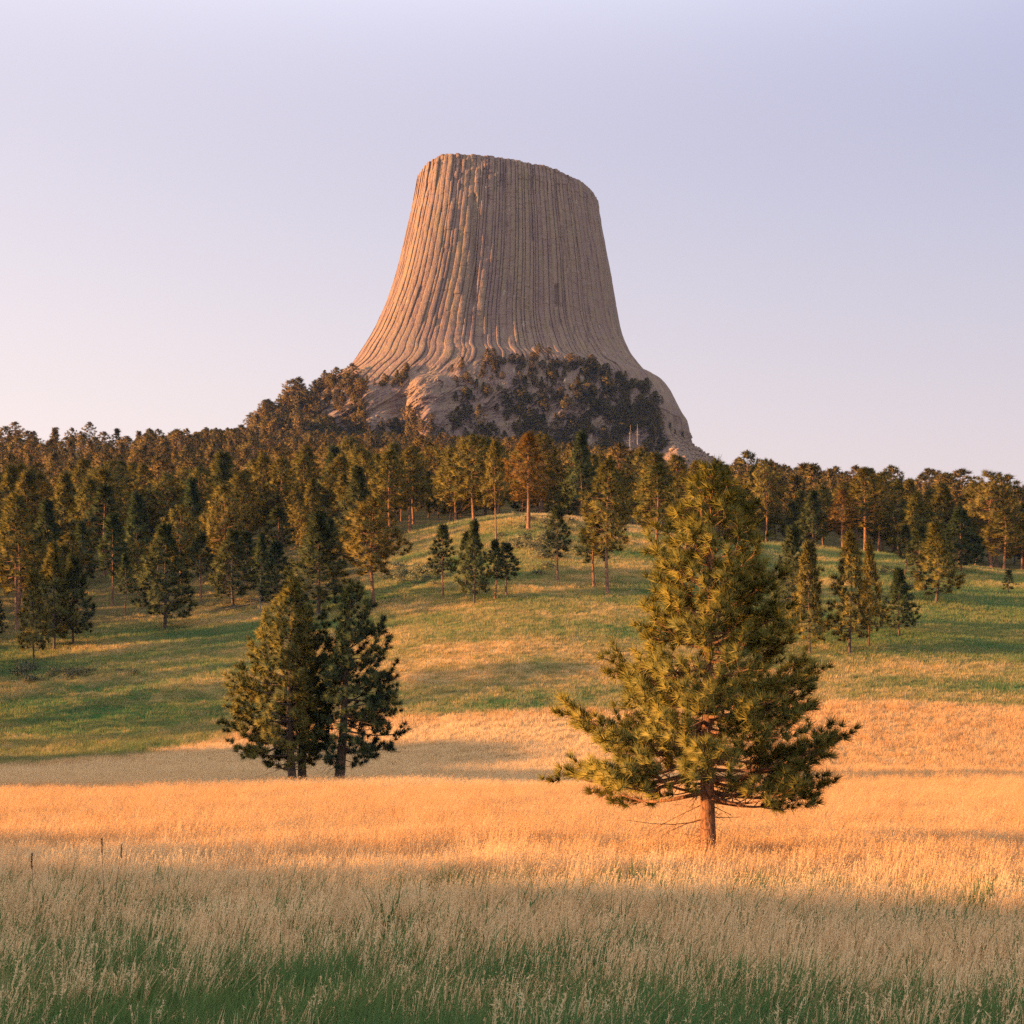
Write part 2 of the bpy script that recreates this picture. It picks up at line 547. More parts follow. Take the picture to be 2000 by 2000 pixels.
rng = np.random.default_rng(11)
NCOL, SPC = 152, 8
P_EXP, BRATIO, SHEAR = 2.6, .80, .46
# perimeter measured by arc length of the unit section
th = np.linspace(0, 2 * math.pi, 20001)
ex = np.sign(np.cos(th)) * np.abs(np.cos(th)) ** (2 / P_EXP)
ey = np.sign(np.sin(th)) * np.abs(np.sin(th)) ** (2 / P_EXP) * BRATIO
arc = np.concatenate([[0], np.cumsum(np.hypot(np.diff(ex), np.diff(ey)))])
widths = rng.uniform(.5, 1.7, NCOL)
edges = np.concatenate([[0], np.cumsum(widths)]) / widths.sum() * arc[-1]
s_in = np.linspace(0, 1, SPC, endpoint=False)
S = (edges[:-1, None] + s_in[None] * np.diff(edges)[:, None]).ravel()
cid = np.repeat(np.arange(NCOL), SPC)
sin_ = np.tile(s_in, NCOL)
ux, uy = np.interp(S, arc, ex), np.interp(S, arc, ey)
tx, ty_ = np.gradient(ux), np.gradient(uy)
nl = np.hypot(tx, ty_) + 1e-9
nxx, nyy = ty_ / nl, -tx / nl
sgn = np.sign(nxx * ux + nyy * uy)
nxx, nyy = nxx * sgn, nyy * sgn
NR = 300
ZB = 215.0


YL, YR = TY - .46 * 88, TY + .46 * 88       # the flanks stand at these distances


def z2row(z, Y=TY):
    return HZ - (z - ZC) / Y * F


def section(z):
    xl = pchip([r for r, _ in LEFT], [c for _, c in LEFT], z2row(z, YL))
    xr = pchip([r for r, _ in RIGHT], [c for _, c in RIGHT], z2row(z, YR))
    return (xl - 1000) / F * YL, (xr - 1000) / F * YR


def footprint(z):
    xl, xr = section(z)
    cx, a = (xl + xr) / 2, (xr - xl) / 2
    X = cx + a * ux
    # the apron is narrower front to back than from side to side
    bs = np.where(a > 92, (92 + (np.minimum(a, 122) - 92) * .22 + np.maximum(a - 122, 0) * .62) / a, 1.0)
    Y = TY + a * uy * bs + SHEAR * (X - cx) * np.minimum(1, 92 / a)
    return X, Y, a


# top of every vertical line
X0, Y0, _ = footprint(np.full(len(S), 530.0))
YU = np.where(uy < 0, Y0, TY + SHEAR * (X0 - X0.mean()))
rimrow = pchip([p for p, _ in RIM], [r for _, r in RIM], 1000 + F * X0 / YU)
colz = rng.normal(0, .35, NCOL)[cid]
ZT = ZC + (HZ - rimrow) / F * YU + colz
tt = np.linspace(0, 1, NR)[:, None]
Zr = ZB + (ZT[None] - ZB) * tt
Xr, Yr, Ar = np.zeros_like(Zr), np.zeros_like(Zr), np.zeros_like(Zr)
for k in range(NR):
    Xr[k], Yr[k], Ar[k] = footprint(Zr[k])
prow = HZ - (Zr - ZC) / np.minimum(Yr, TY) * F                 # photo rows
pcol = 1000 + Xr / Yr * F
# columns end on a ragged line above the broken apron
cend = np.interp(pcol, [560, 690, 760, 830, 880, 1000, 1130, 1230, 1290, 1400], [740, 745, 752, 708, 712, 712, 716, 748, 790, 830])
cend = cend + 14 * fbm(pcol / 30, prow * 0 + 2.2, 0, 41, 2)
shaft = smooth(10, -12, prow - cend)
colW = np.diff(edges)[cid] * 78
# rounded prism profile with a V joint between neighbours
joint = np.minimum(sin_, 1 - sin_) * 2
prof = -1.1 * np.clip((np.abs(2 * sin_ - 1) - .35) / .65, 0, 1) * .38 - .85 * (sin_ < .01)
coloff = rng.normal(0, .34, NCOL)
big = fbm(np.arange(NCOL) / 3.2, 0.5, 0, 77, 2) * .9
off = (coloff + big)[cid][None] + prof[None]
# breaks: every column steps in or out along its height
zz = Zr
stepn = vnoise(cid[None] * 7.31, zz / 34.0 + cid[None] * 3.7, 0, 51)
off = off + np.round(stepn * 2.0) * .48
stepn2 = vnoise(cid[None] * 5.13, zz / 11.0, 0, 53)
topb = smooth(ZT[None] - 60, ZT[None] - 8, zz)
off = off + np.round(stepn2 * 1.7) * .55 * (.6 + .9 * topb)
off = off + topb * fbm(Xr / 7, Yr / 7, zz / 6, 61, 3) * 1.2
# some tall cracks and fallen slabs seen in the front face
for pc, r0, r1, wd, dp in ((926, 380, 592, 4.5, 3.2), (1087, 558, 596, 4, 5.0), (1094, 596, 640, 5, 2.2), (1040, 320, 470, 3.5, 1.8),
                           (988, 300, 460, 3, 1.6), (1150, 420, 700, 3.5, 1.8)):
    off = off - dp * np.exp(-((pcol - pc) / wd) ** 2) * smooth(r0 - 6, r0 + 4, prow) * smooth(r1 + 10, r1 - 4, prow) * (uy < .2)
arcm = np.broadcast_to(S * 78, Zr.shape)
chunk = (np.round(2.4 * vnoise(arcm / 8.5, zz / 34 + 3.3, 0, 85)) * 2.6 + np.round(2.2 * vnoise(arcm / 4.2, zz / 15, 0, 87)) * 1.5
         + np.round(2.0 * vnoise(arcm / 2.1, zz / 5.5, 0, 89)) * .8)
rough = chunk + fbm(Xr / 34, Yr / 34, zz / 40, 71, 2) * 5.5 + fbm(Xr / 6, Yr / 6, zz / 6, 73, 3) * 1.3 + 1.0
shoulder = smooth(8, 46, prow - cend)
disp = off * (.22 + .78 * shaft) + rough * (1 - shaft) * (.35 + .65 * shoulder) + fbm(Xr / 5, Yr / 5, zz / 6, 81, 3) * .45
# buttress of broken columns under the sunlit corner, another at the right end
disp = disp + 15 * np.exp(-((pcol - 838) / 40) ** 2) * smooth(722, 752, prow) * (uy < 0)
disp = disp + 9 * np.exp(-((pcol - 735) / 32) ** 2) * smooth(740, 780, prow) * (uy < 0)
disp = disp + 6 * np.exp(-((pcol - 1290) / 26) ** 2) * smooth(750, 790, prow) * (uy < 0)
disp = disp - 10 * np.exp(-((pcol - 780) / 14) ** 2) * smooth(765, 800, prow) * (uy < 0)
sidek = np.maximum(np.clip(1.15 - np.abs(nxx), .25, 1)[None], .6 * (1 - shaft))                                # keep the traced outline crisp
Xv = Xr + nxx[None] * disp * sidek
Yv = Yr + nyy[None] * disp
# flat top, closed to the middle in three rings
Xt, Yt, Zt = [Xv], [Yv], [Zr]
cx0, cy0 = Xv[-1].mean(), Yv[-1].mean()
for f_ in (.985, .94, .6, .2, .0):
    Xt.append((cx0 + (Xv[-1] - cx0) * f_)[None])
    Yt.append((cy0 + (Yv[-1] - cy0) * f_)[None])
    Zt.append((Zr[-1] * .35 + .65 * Zr[-1].mean() - 0 if f_ < .5 else Zr[-1] + (1 - f_) * 3)[None])
Xa, Ya, Za = np.concatenate(Xt), np.concatenate(Yt), np.concatenate(Zt)
nr, ns = Xa.shape
tintc = np.clip(rng.normal(.35, .3, NCOL), 0, 1)[cid]
tint = np.broadcast_to(tintc, (nr, ns)) * .8 + .2 * (np.concatenate([stepn, np.zeros((nr - NR, ns))]) > .2)
ii, jj = np.meshgrid(np.arange(nr - 1), np.arange(ns), indexing='ij')
jn = (jj + 1) % ns
fq = np.stack([ii * ns + jj, ii * ns + jn, (ii + 1) * ns + jn, (ii + 1) * ns + jj], -1)
pts = np.stack([Xa, Ya, Za], -1).reshape(-1, 3)
shf = np.concatenate([shaft, np.ones((nr - NR, ns))])[:-1] > .5
tower = bpy.data.objects.new("rock_tower", None)
COL.objects.link(tower)
tower.location = (0, TY, ZB)
tag(tower, "massive flat-topped rock tower of vertical columns, its left flank lit orange, rising above the forest", "rock tower")


def submesh(name, faces, m):
    used = np.unique(faces)
    mp = np.zeros(len(pts), np.int64)
    mp[used] = np.arange(len(used))
    me = new_mesh(name, pts[used] - np.array([0, TY, ZB]), [mp[faces]], [m], smooth_sh=False,
                  attrs={"tint": ('FLOAT', tint.ravel()[used])})
    return link(name, me, tower)


submesh("columnar_shaft", fq[shf].reshape(-1, 4), M_SHAFT)
submesh("rocky_apron", fq[~shf].reshape(-1, 4), M_TALUS)

# ------------------------------------------------------------------ instanced "stuff" through one geometry-node group
def scatter(name, pts_, sources, variant, rotz, scl, extra=None, lean=None):
    n = len(pts_)
    rot = np.zeros((n, 3))
    if lean is not None:
        rot[:, :2] = lean
    rot[:, 2] = rotz
    at = {"variant": ('INT', variant), "rot": ('FLOAT_VECTOR', rot), "scl": ('FLOAT_VECTOR', scl)}
    for k, v in (extra or {}).items():
        at[k] = ('FLOAT', v)
    me = new_mesh(name, pts_, [], attrs=at)
    o = link(name, me)
    src = bpy.data.collections.new(name + "_kinds")
    for s in sources:
        src.objects.link(s)
    ng = bpy.data.node_groups.new(name, 'GeometryNodeTree')
    ng.interface.new_socket("Geometry", in_out='INPUT', socket_type='NodeSocketGeometry')
    ng.interface.new_socket("Geometry", in_out='OUTPUT', socket_type='NodeSocketGeometry')
    N = ng.nodes.new
    gi, go = N('NodeGroupInput'), N('NodeGroupOutput')
    ip = N('GeometryNodeInstanceOnPoints')
    ci = N('GeometryNodeCollectionInfo')
    ci.inputs[0].default_value = src
    ci.inputs[1].default_value = True
    ci.inputs[2].default_value = True
    L = ng.links.new

    def attr(nm, t):
        a = N('GeometryNodeInputNamedAttribute')
        a.data_type = t
        a.inputs[0].default_value = nm
        return next(x for x in a.outputs if x.enabled and x.name == "Attribute")
    L(gi.outputs[0], ip.inputs["Points"])
    L(ci.outputs[0], ip.inputs["Instance"])
    ip.inputs["Pick Instance"].default_value = True
    L(attr("variant", 'INT'), ip.inputs["Instance Index"])
    er = N('FunctionNodeEulerToRotation')
    L(attr("rot", 'FLOAT_VECTOR'), er.inputs[0])
    L(er.outputs[0], ip.inputs["Rotation"])
    L(attr("scl", 'FLOAT_VECTOR'), ip.inputs["Scale"])
    L(ip.outputs[0], go.inputs[0])
    md = o.modifiers.new("scatter", 'NODES')
    md.node_group = ng
    return o


# ------------------------------------------------------------------ pines
def tufts_to_mesh(geo, C, D, size, nper, width, rng, spread=.55, out=None):
    """needle bunches: nper thin triangles fanning out of each centre C around direction D"""
    n = len(C)
    tu = np.repeat(rng.random(n), nper * 3)
    C = np.repeat(C, nper, 0)
    D = np.repeat(D, nper, 0)
    O = np.repeat(D if out is None else out, nper if out is not None else 1, 0)
    sz = np.repeat(size, nper) * rng.uniform(.65, 1.15, n * nper)
    d = D * .85 + rng.normal(0, spread, (n * nper, 3))
    d /= np.linalg.norm(d, axis=1, keepdims=True) + 1e-9
    pr = np.cross(d, rng.normal(0, 1, (n * nper, 3)))
    pr /= np.linalg.norm(pr, axis=1, keepdims=True) + 1e-9
    base = C + d * (sz * .06)[:, None]
    w = (width * rng.uniform(.7, 1.3, n * nper))[:, None]
    tip = C + d * sz[:, None]
    # shade each needle bunch as the rounded clump it is: normals lean outwards
    nm = O * .75 + d * .65 + rng.normal(0, .12, d.shape)
    nm /= np.linalg.norm(nm, axis=1, keepdims=True) + 1e-9
    fl = np.sign((np.cross(pr, tip - base) * nm).sum(1, keepdims=True))
    pr = pr * np.where(fl == 0, 1, fl)
    v = np.stack([base - pr * w * .5, base + pr * w * .5, tip], 1).reshape(-1, 3)
    geo.nrm.append(np.repeat(nm, 3, 0))
    geo.add(v, f3=np.arange(len(v)).reshape(-1, 3), tu=tu)


def build_pine(seed, H, reach, hb, nprim, tuft, nper, nw, r0, dens=1.0, lean=(0, 0), el=(-12, 55), sides=5, bare=.3, step=.9, spread=.5, elv=9, limbs=(),
               stubs=0, sec_rate=2.6, sag=.10, tw=None, base_drop=1.0, tert=0):
    """Returns (wood Geo, needles Geo). reach(h, az) is the horizontal extent of the crown."""
    rg = np.random.default_rng(seed)
    wood, leaf = Geo(), Geo()
    wob = rg.normal(0, .012 * H, (3, 2))

    def axis(h):
        u = h / H
        x = lean[0] * H * u + wob[0, 0] * math.sin(u * 3) + wob[1, 0] * math.sin(u * 7) * .4
        y = lean[1] * H * u + wob[0, 1] * math.sin(u * 3.4) + wob[1, 1] * math.sin(u * 6) * .4
        return np.array([x, y, h])
    hs = np.concatenate([[-.03 * H - .4, 0, .012 * H, .03 * H], np.linspace(.06, .985, 16) * H])
    rr = r0 * (1 - .93 * np.clip(hs / H, 0, 1) ** .9)
    rr[:2] *= 1.35
    rr[2] *= 1.15
    wood.tube([axis(max(h, 0)) + np.array([0, 0, min(h, 0)]) for h in hs], rr, 9 if sides > 4 else 6)
    C, D, Z = [], [], []
    ga = 2.39996
    az0 = rg.uniform(0, 6.28)
    for i in range(nprim):
        t = (i + rg.uniform(0, 1)) / nprim
        t = t ** .92
        ht = hb + (H - hb) * t * .985
        az = az0 + i * ga + rg.normal(0, .25)
        rc = max(reach(ht, az) - tuft * .55, .3 * tuft) * rg.uniform(.70, 1.04)
        if i < len(limbs):
            ht, az, rc = limbs[i]
            t = max(0., (ht - hb) / (H - hb))
        if rc < .02 * H * .3:
            rc = .03 * H * .3
        e = math.radians(el[0] + (el[1] - el[0]) * t ** 1.2 + rg.normal(0, elv))
        zb_ = ht - rc * math.tan(e) * .8
        zb_ = min(max(zb_, hb * .72), H * .97)
        p0 = axis(zb_)
        n = 7
        s = np.linspace(0, 1, n)
        hd = np.array([math.cos(az), math.sin(az)])
        pd = np.array([-hd[1], hd[0]])
        wig = rg.normal(0, .085 * rc, 2)
        lat = wig[0] * np.sin(s * 3.1) + wig[1] * np.sin(s * 6)
        zp = zb_ + (ht - zb_) * s ** 1.15 - sag * rc * np.sin(s * math.pi) * (1 - t * .6) + .05 * rc * s ** 3
        pth = np.stack([p0[0] + hd[0] * rc * s + pd[0] * lat, p0[1] + hd[1] * rc * s + pd[1] * lat, zp], -1)
        br = max(.010 * H ** .5 * .5, .020 * rc + .004) * (1 - .8 * s)
        br = np.maximum(br, .0035 * H ** .5)
        wood.tube(pth, br, sides if sides > 4 else 3)
        bt = bare * (1 - t) + .06
        nsec = max(3, int((2 + rc * sec_rate) * dens))
        for k in range(nsec):
            sp = bt + (1 - bt) * ((k + rg.uniform(0, 1)) / nsec) ** .85
            f = sp * (n - 1)
            a = min(int(f), n - 2)
            q0 = pth[a] + (pth[a + 1] - pth[a]) * (f - a)
            l = (rc * .36 * (1 - .62 * sp) * rg.uniform(.6, 1.25) + .02 * H)
            side = 1 if k % 2 else -1
            an = az + side * math.radians(rg.uniform(25, 70)) * (1 - .5 * sp)
            ee = math.radians(rg.uniform(-22, 40) + 16 * t)
            sd = np.array([math.cos(an) * math.cos(ee), math.sin(an) * math.cos(ee), math.sin(ee)])
            m = 4
            ss = np.linspace(0, 1, m)[:, None]
            sp_ = q0 + sd * l * ss + np.array([0, 0, 1]) * (.16 * l * ss ** 2)
            if sides > 3:
                wood.tube(sp_, np.maximum(br[a] * .42 * (1 - .7 * ss[:, 0]), .0022 * H ** .5), 3)
            nt = max(1, int(round(l / (tuft * step))))
            for j in range(nt):
                u = 1.0 if nt == 1 else .35 + .65 * (j + 1) / nt
                fu = u * (m - 1)
                b = min(int(fu), m - 2)
                c = sp_[b] + (sp_[b + 1] - sp_[b]) * (fu - b)
                C.append(c + rg.normal(0, tuft * .12, 3))
                D.append(sd * .75 + np.array([0, 0, .55]) + rg.normal(0, .25, 3))
                Z.append(tuft * rg.uniform(.8, 1.15))
                for _ in range(tert):
                    C.append(c + rg.normal(0, tuft * .75, 3))
                    D.append(sd * .5 + np.array([0, 0, .4]) + rg.normal(0, .6, 3))
                    Z.append(tuft * rg.uniform(.65, 1.0))
        C.append(pth[-1])
        D.append(np.array([hd[0] * .7, hd[1] * .7, .6]))
        Z.append(tuft * 1.1)
    for k in range(10):
        C.append(axis(H * (1 - .012 * k)) + rg.normal(0, tuft * .25, 3))
        D.append(np.array([0, 0, 1.0]) + rg.normal(0, .4, 3))
        Z.append(tuft)
    # bare dead twigs under the crown
    for k in range(stubs):
        h = rg.uniform(hb * .55, hb + .22 * (H - hb))
        az = rg.uniform(0, 6.28)
        L_ = rg.uniform(.05, .17) * H * (.6 if h < hb else 1)
        p = axis(h)
        s = np.linspace(0, 1, 5)
        d = np.array([math.cos(az), math.sin(az), rg.uniform(-.6, .0)])
        bend = rg.normal(0, .25, 3)
        pth = p + d * L_ * s[:, None] + bend * L_ * (s ** 2)[:, None]
        wood.tube(pth, np.linspace(.0028 * H ** .5 * 2, .0018 * H ** .5, 5), 3)
        for q_ in range(3):
            a = pth[rg.integers(1, 4)]
            d2 = d + rg.normal(0, .6, 3)
            wood.tube(np.stack([a, a + d2 * L_ * .2, a + d2 * L_ * .34 + np.array([0, 0, -.03 * L_])]), .0017 * H ** .5, 3)
    C, D, Z = np.array(C), np.array(D), np.array(Z)
    D /= np.linalg.norm(D, axis=1, keepdims=True) + 1e-9
    ax = np.array([axis(h) for h in np.clip(C[:, 2] - .10 * H, 0, H)])
    O = C - ax
    O /= np.linalg.norm(O, axis=1, keepdims=True) + 1e-9
    tufts_to_mesh(leaf, C, D, Z, nper, nw, rg, spread, O)
    return wood, leaf


def ext_table(rows, pbase, xbase, m, smoothk=1.0):
    """crown extents traced from the photo: rows of (photo row, left col, right col) -> reach(h, az)"""
    rows = sorted(rows, key=lambda r: -r[0])
    h = [(pbase - r[0]) * m for r in rows]
    lf = [(xbase - r[1]) * m for r in rows]
    rt = [(r[2] - xbase) * m for r in rows]

    def reach(z, az):
        a, b = np.interp(z, h, lf), np.interp(z, h, rt)
        c = math.cos(az)
        mid = (a + b) * .46
        k = abs(c) ** 1.5
        side = b if c > 0 else a
        return max(.02, float(mid * (1 - k) + side * k))
    return reach


def plant(name, wood, leaf, bark, needle, loc, label, group, cat="pine tree", rz=0.0):
    root = bpy.data.objects.new(name, None)
    COL.objects.link(root)
    root.location, root.rotation_euler = loc, (0, 0, rz)
    tag(root, label, cat, group)
    link("trunk", wood.mesh(name + "_trunk", [bark]), root)
    link("crown", leaf.mesh(name + "_crown", [needle], False), root)
    return root


# the big lone pine at the right
bx, by = 1384, 1671
hy = (ZC * F) / (by - HZ)
m = hy / F
rows = [(905, 1378, 1398), (935, 1356, 1418), (967, 1330, 1440), (1010, 1306, 1472), (1080, 1268, 1514), (1141, 1248, 1534), (1200, 1246, 1545), (1250, 1232, 1552),
        (1297, 1186, 1575), (1327, 1184, 1600), (1354, 1186, 1602), (1380, 1205, 1604), (1408, 1105, 1612), (1430, 1150, 1630), (1450, 1155, 1646), (1490, 1150, 1612),
        (1523, 1100, 1614), (1560, 1104, 1622), (1580, 1150, 1594), (1600, 1240, 1500), (1612, 1300, 1450)]
w, l = build_pine(5, (by - 905) * m, ext_table(rows, by, bx, m), (by - 1606) * m, 148, .28, 60, .0145, .21, dens=1.25, stubs=34, step=.72, elv=13, spread=.48,
                  lean=(.012, 0), el=(-14, 58), sides=6, bare=.30, sec_rate=2.9, limbs=[((by - r_) * m, a_, q_ * m) for r_, a_, q_ in ((1412, 3.2, 258), (1528, 3.05, 262), (1452, -.1, 240), (1545, .1, 218), (1330, .05, 196), (1300, 3.1, 180), (1520, 3.6, 225))], sag=.07, tert=0)
hx = (bx - 1000) * m
gz = float(ztop(hx, hy)) - .05
hero = plant("pine_tree", w, l, M_BARKH, M_HERO, (hx, hy, gz),
             "large lone golden-green pine standing in front on the orange grass, right of centre", None)
# the rusty bunch of dead needles caught in its low left boughs
g = Geo()
rg_ = np.random.default_rng(3)
cc = np.array([(1202 - bx) * m, -.5, (by - 1512) * m]) + rg_.normal(0, .11, (60, 3))
tufts_to_mesh(g, cc, rg_.normal(0, 1, (60, 3)) * .3 + np.array([0, 0, -.4]), np.full(60, .2), 22, .016, rg_)
o = link("dead_needle_clump", g.mesh("dead_needle_clump", [M_RUST], False), hero)
o["label"] = "rusty clump of dead needles"

# the close group of three at the left
my = (ZC * F) / (1527 - HZ)
m3 = my / F
GRP = "three pines growing close together at the left"
TRI = [
    (571, 1527, 1142, 0, (.002, 0), .34,
     [(1142, 560, 582), (1160, 550, 590), (1175, 546, 600), (1212, 500, 610), (1240, 492, 616), (1260, 480, 620), (1280, 482, 622), (1300, 475, 618), (1336, 452, 620), (1360, 450, 622),
      (1400, 441, 625), (1420, 437, 628), (1445, 450, 632), (1460, 446, 632), (1485, 442, 620), (1496, 520, 600)],
     "leftmost of the three close pines, tallest, with sunlit yellow tips facing left"),
    (590, 1528, 1185, 2.4, (.035, 0), .36,
     [(1185, 620, 640), (1210, 600, 652), (1250, 580, 662), (1300, 560, 668), (1350, 550, 668), (1420, 545, 664), (1470, 540, 660), (1490, 550, 640), (1498, 570, 610)],
     "middle of the three close pines, its darker crown pressed between its neighbours"),
    (662, 1526, 1137, .8, (.062, 0), .42,
     [(1137, 688, 704), (1160, 670, 712), (1200, 668, 750), (1230, 660, 766), (1250, 655, 768), (1280, 652, 764), (1300, 640, 768), (1325, 630, 798), (1360, 622, 790), (1390, 620, 794),
      (1408, 622, 780), (1432, 624, 802), (1455, 626, 784), (1480, 640, 770), (1496, 648, 752), (1504, 660, 700)],
     "rightmost of the three close pines, dark green with a leaning trunk"),
]
for k, (cx_, cb, ct, dy, ln, r_, rows, lab) in enumerate(TRI):
    Hh = (cb - ct) * m3
    axis_x = cx_ + ln[0] * (cb - ct) * .55
    w, l = build_pine(40 + k, Hh, ext_table(rows, cb, axis_x, m3), (cb - rows[-1][0]) * m3, 120, .52, 72, .030, r_, dens=1.15, step=.7, elv=13,
                      lean=ln, stubs=14, sides=5, bare=.30, sec_rate=1.5, sag=.06, el=(-10, 58), tert=0)
    X = (cx_ - 1000) / F * (my + dy)
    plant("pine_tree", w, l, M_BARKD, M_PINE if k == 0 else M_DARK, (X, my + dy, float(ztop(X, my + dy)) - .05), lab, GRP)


# shared tree kinds -----------------------------------------------------------
def generic_reach(kind, H, W, hb, seed):
    rg = np.random.default_rng(seed)
    ph = rg.uniform(0, 100)

    def reach(z, az):
        t = min(max((z - hb) / (H - hb), 0), 1)
        if kind == 'cone':
            f = (1 - t) ** .78 * min(1, .55 + t * 3.0)
        elif kind == 'tall':
            f = (1 - t ** 1.7) ** .75 * min(1, .42 + t * 2.0)
        elif kind == 'slim':
            f = (1 - t ** 1.5) ** .8 * min(1, .5 + t * 2.5)
        else:
            f = (1 - t ** 2.4) ** .6 * min(1, .35 + t * 1.6)
        nz = float(vnoise(math.cos(az) * 1.3 + ph, math.sin(az) * 1.3 + z / (H * .13), 0, seed))
        return max(.12, W * f * (1 + .38 * nz))
    return reach


KINDS = {}


def make_kind(key, kind, H, W, hbf, nprim, seed, needle, bark, tuft=.85, nper=46, nw=.062, sides=4, r0=None, dens=1.0, sec=.95, stubs=8, tert=0, bare=.25):
    hb = H * hbf
    w, l = build_pine(seed, H, generic_reach(kind, H, W, hb, seed), hb, nprim, tuft, nper, nw, r0 or H * .0145, dens=dens, sides=sides, bare=bare,
                      stubs=stubs, sec_rate=sec, sag=.06, step=.75, el=(-14, 56) if kind in ('cone', 'slim') else (-18, 50), tert=tert)
    KINDS[key] = (w.mesh("pine_trunk_" + key, [bark]), l.mesh("pine_crown_" + key, [needle], False), H, W)


for k in range(4):
    make_kind(f"cone{k}", 'cone', 14, 4.1, .10, 78, 100 + k, M_PINE, M_BARKD)
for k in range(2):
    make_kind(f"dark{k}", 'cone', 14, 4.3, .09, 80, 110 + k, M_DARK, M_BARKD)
for k in range(5):
    make_kind(f"tall{k}", 'tall', 19, 4.5, .24 + .05 * (k % 3), 74, 120 + k, M_PINE, M_BARK)
for k in range(3):
    make_kind(f"round{k}", 'round', 18, 5.4, .28, 74, 140 + k, M_PINE, M_BARK)
for k in range(2):
    make_kind(f"slim{k}", 'slim', 15, 3.1, .32, 46, 160 + k, M_DARK, M_BARK)
make_kind("rust0", 'tall', 18, 3.8, .27, 56, 171, M_RUST, M_BARK)
make_kind("dead0", 'tall', 17, 3.4, .06, 60, 181, M_DEADT, M_GREY, tuft=.55, nper=5, nw=.05, tert=0, stubs=30)
make_kind("sap0", 'cone', 5, 1.3, .16, 26, 191, M_DARK, M_BARKD, tuft=.5, nper=12, nw=.07)

first_copy = {}


def tree(key, X, Y, H, hw, label, group, rz=None, cat="pine tree", name="pine_tree", rgen=random):
    wm, lm, H0, W0 = KINDS[key]
    sx = (hw / W0) if hw else H / H0
    z = float(ztop(X, Y)) - soil_drop(Y) + .12
    if key not in first_copy:
        root = bpy.data.objects.new(name, None)
        a, b = bpy.data.objects.new("trunk", wm), bpy.data.objects.new("crown", lm)
        a.parent = b.parent = root
        first_copy[key] = (root, a, b)
        objs = (root, a, b)
    else:
        r, a, b = first_copy[key]
        objs = (r.copy(), a.copy(), b.copy())
        objs[1].parent = objs[2].parent = objs[0]
    for o_ in objs:
        COL.objects.link(o_)
    root = objs[0]
    root.name = name
    root.location = (X, Y, z)
    root.rotation_euler = (0, 0, rgen.uniform(0, 6.28) if rz is None else rz)
    root.scale = (sx, sx, H / H0)
    for k_ in ("label", "category", "group", "kind"):
        if k_ in root:
            del root[k_]
    tag(root, label, cat, group)
    return root


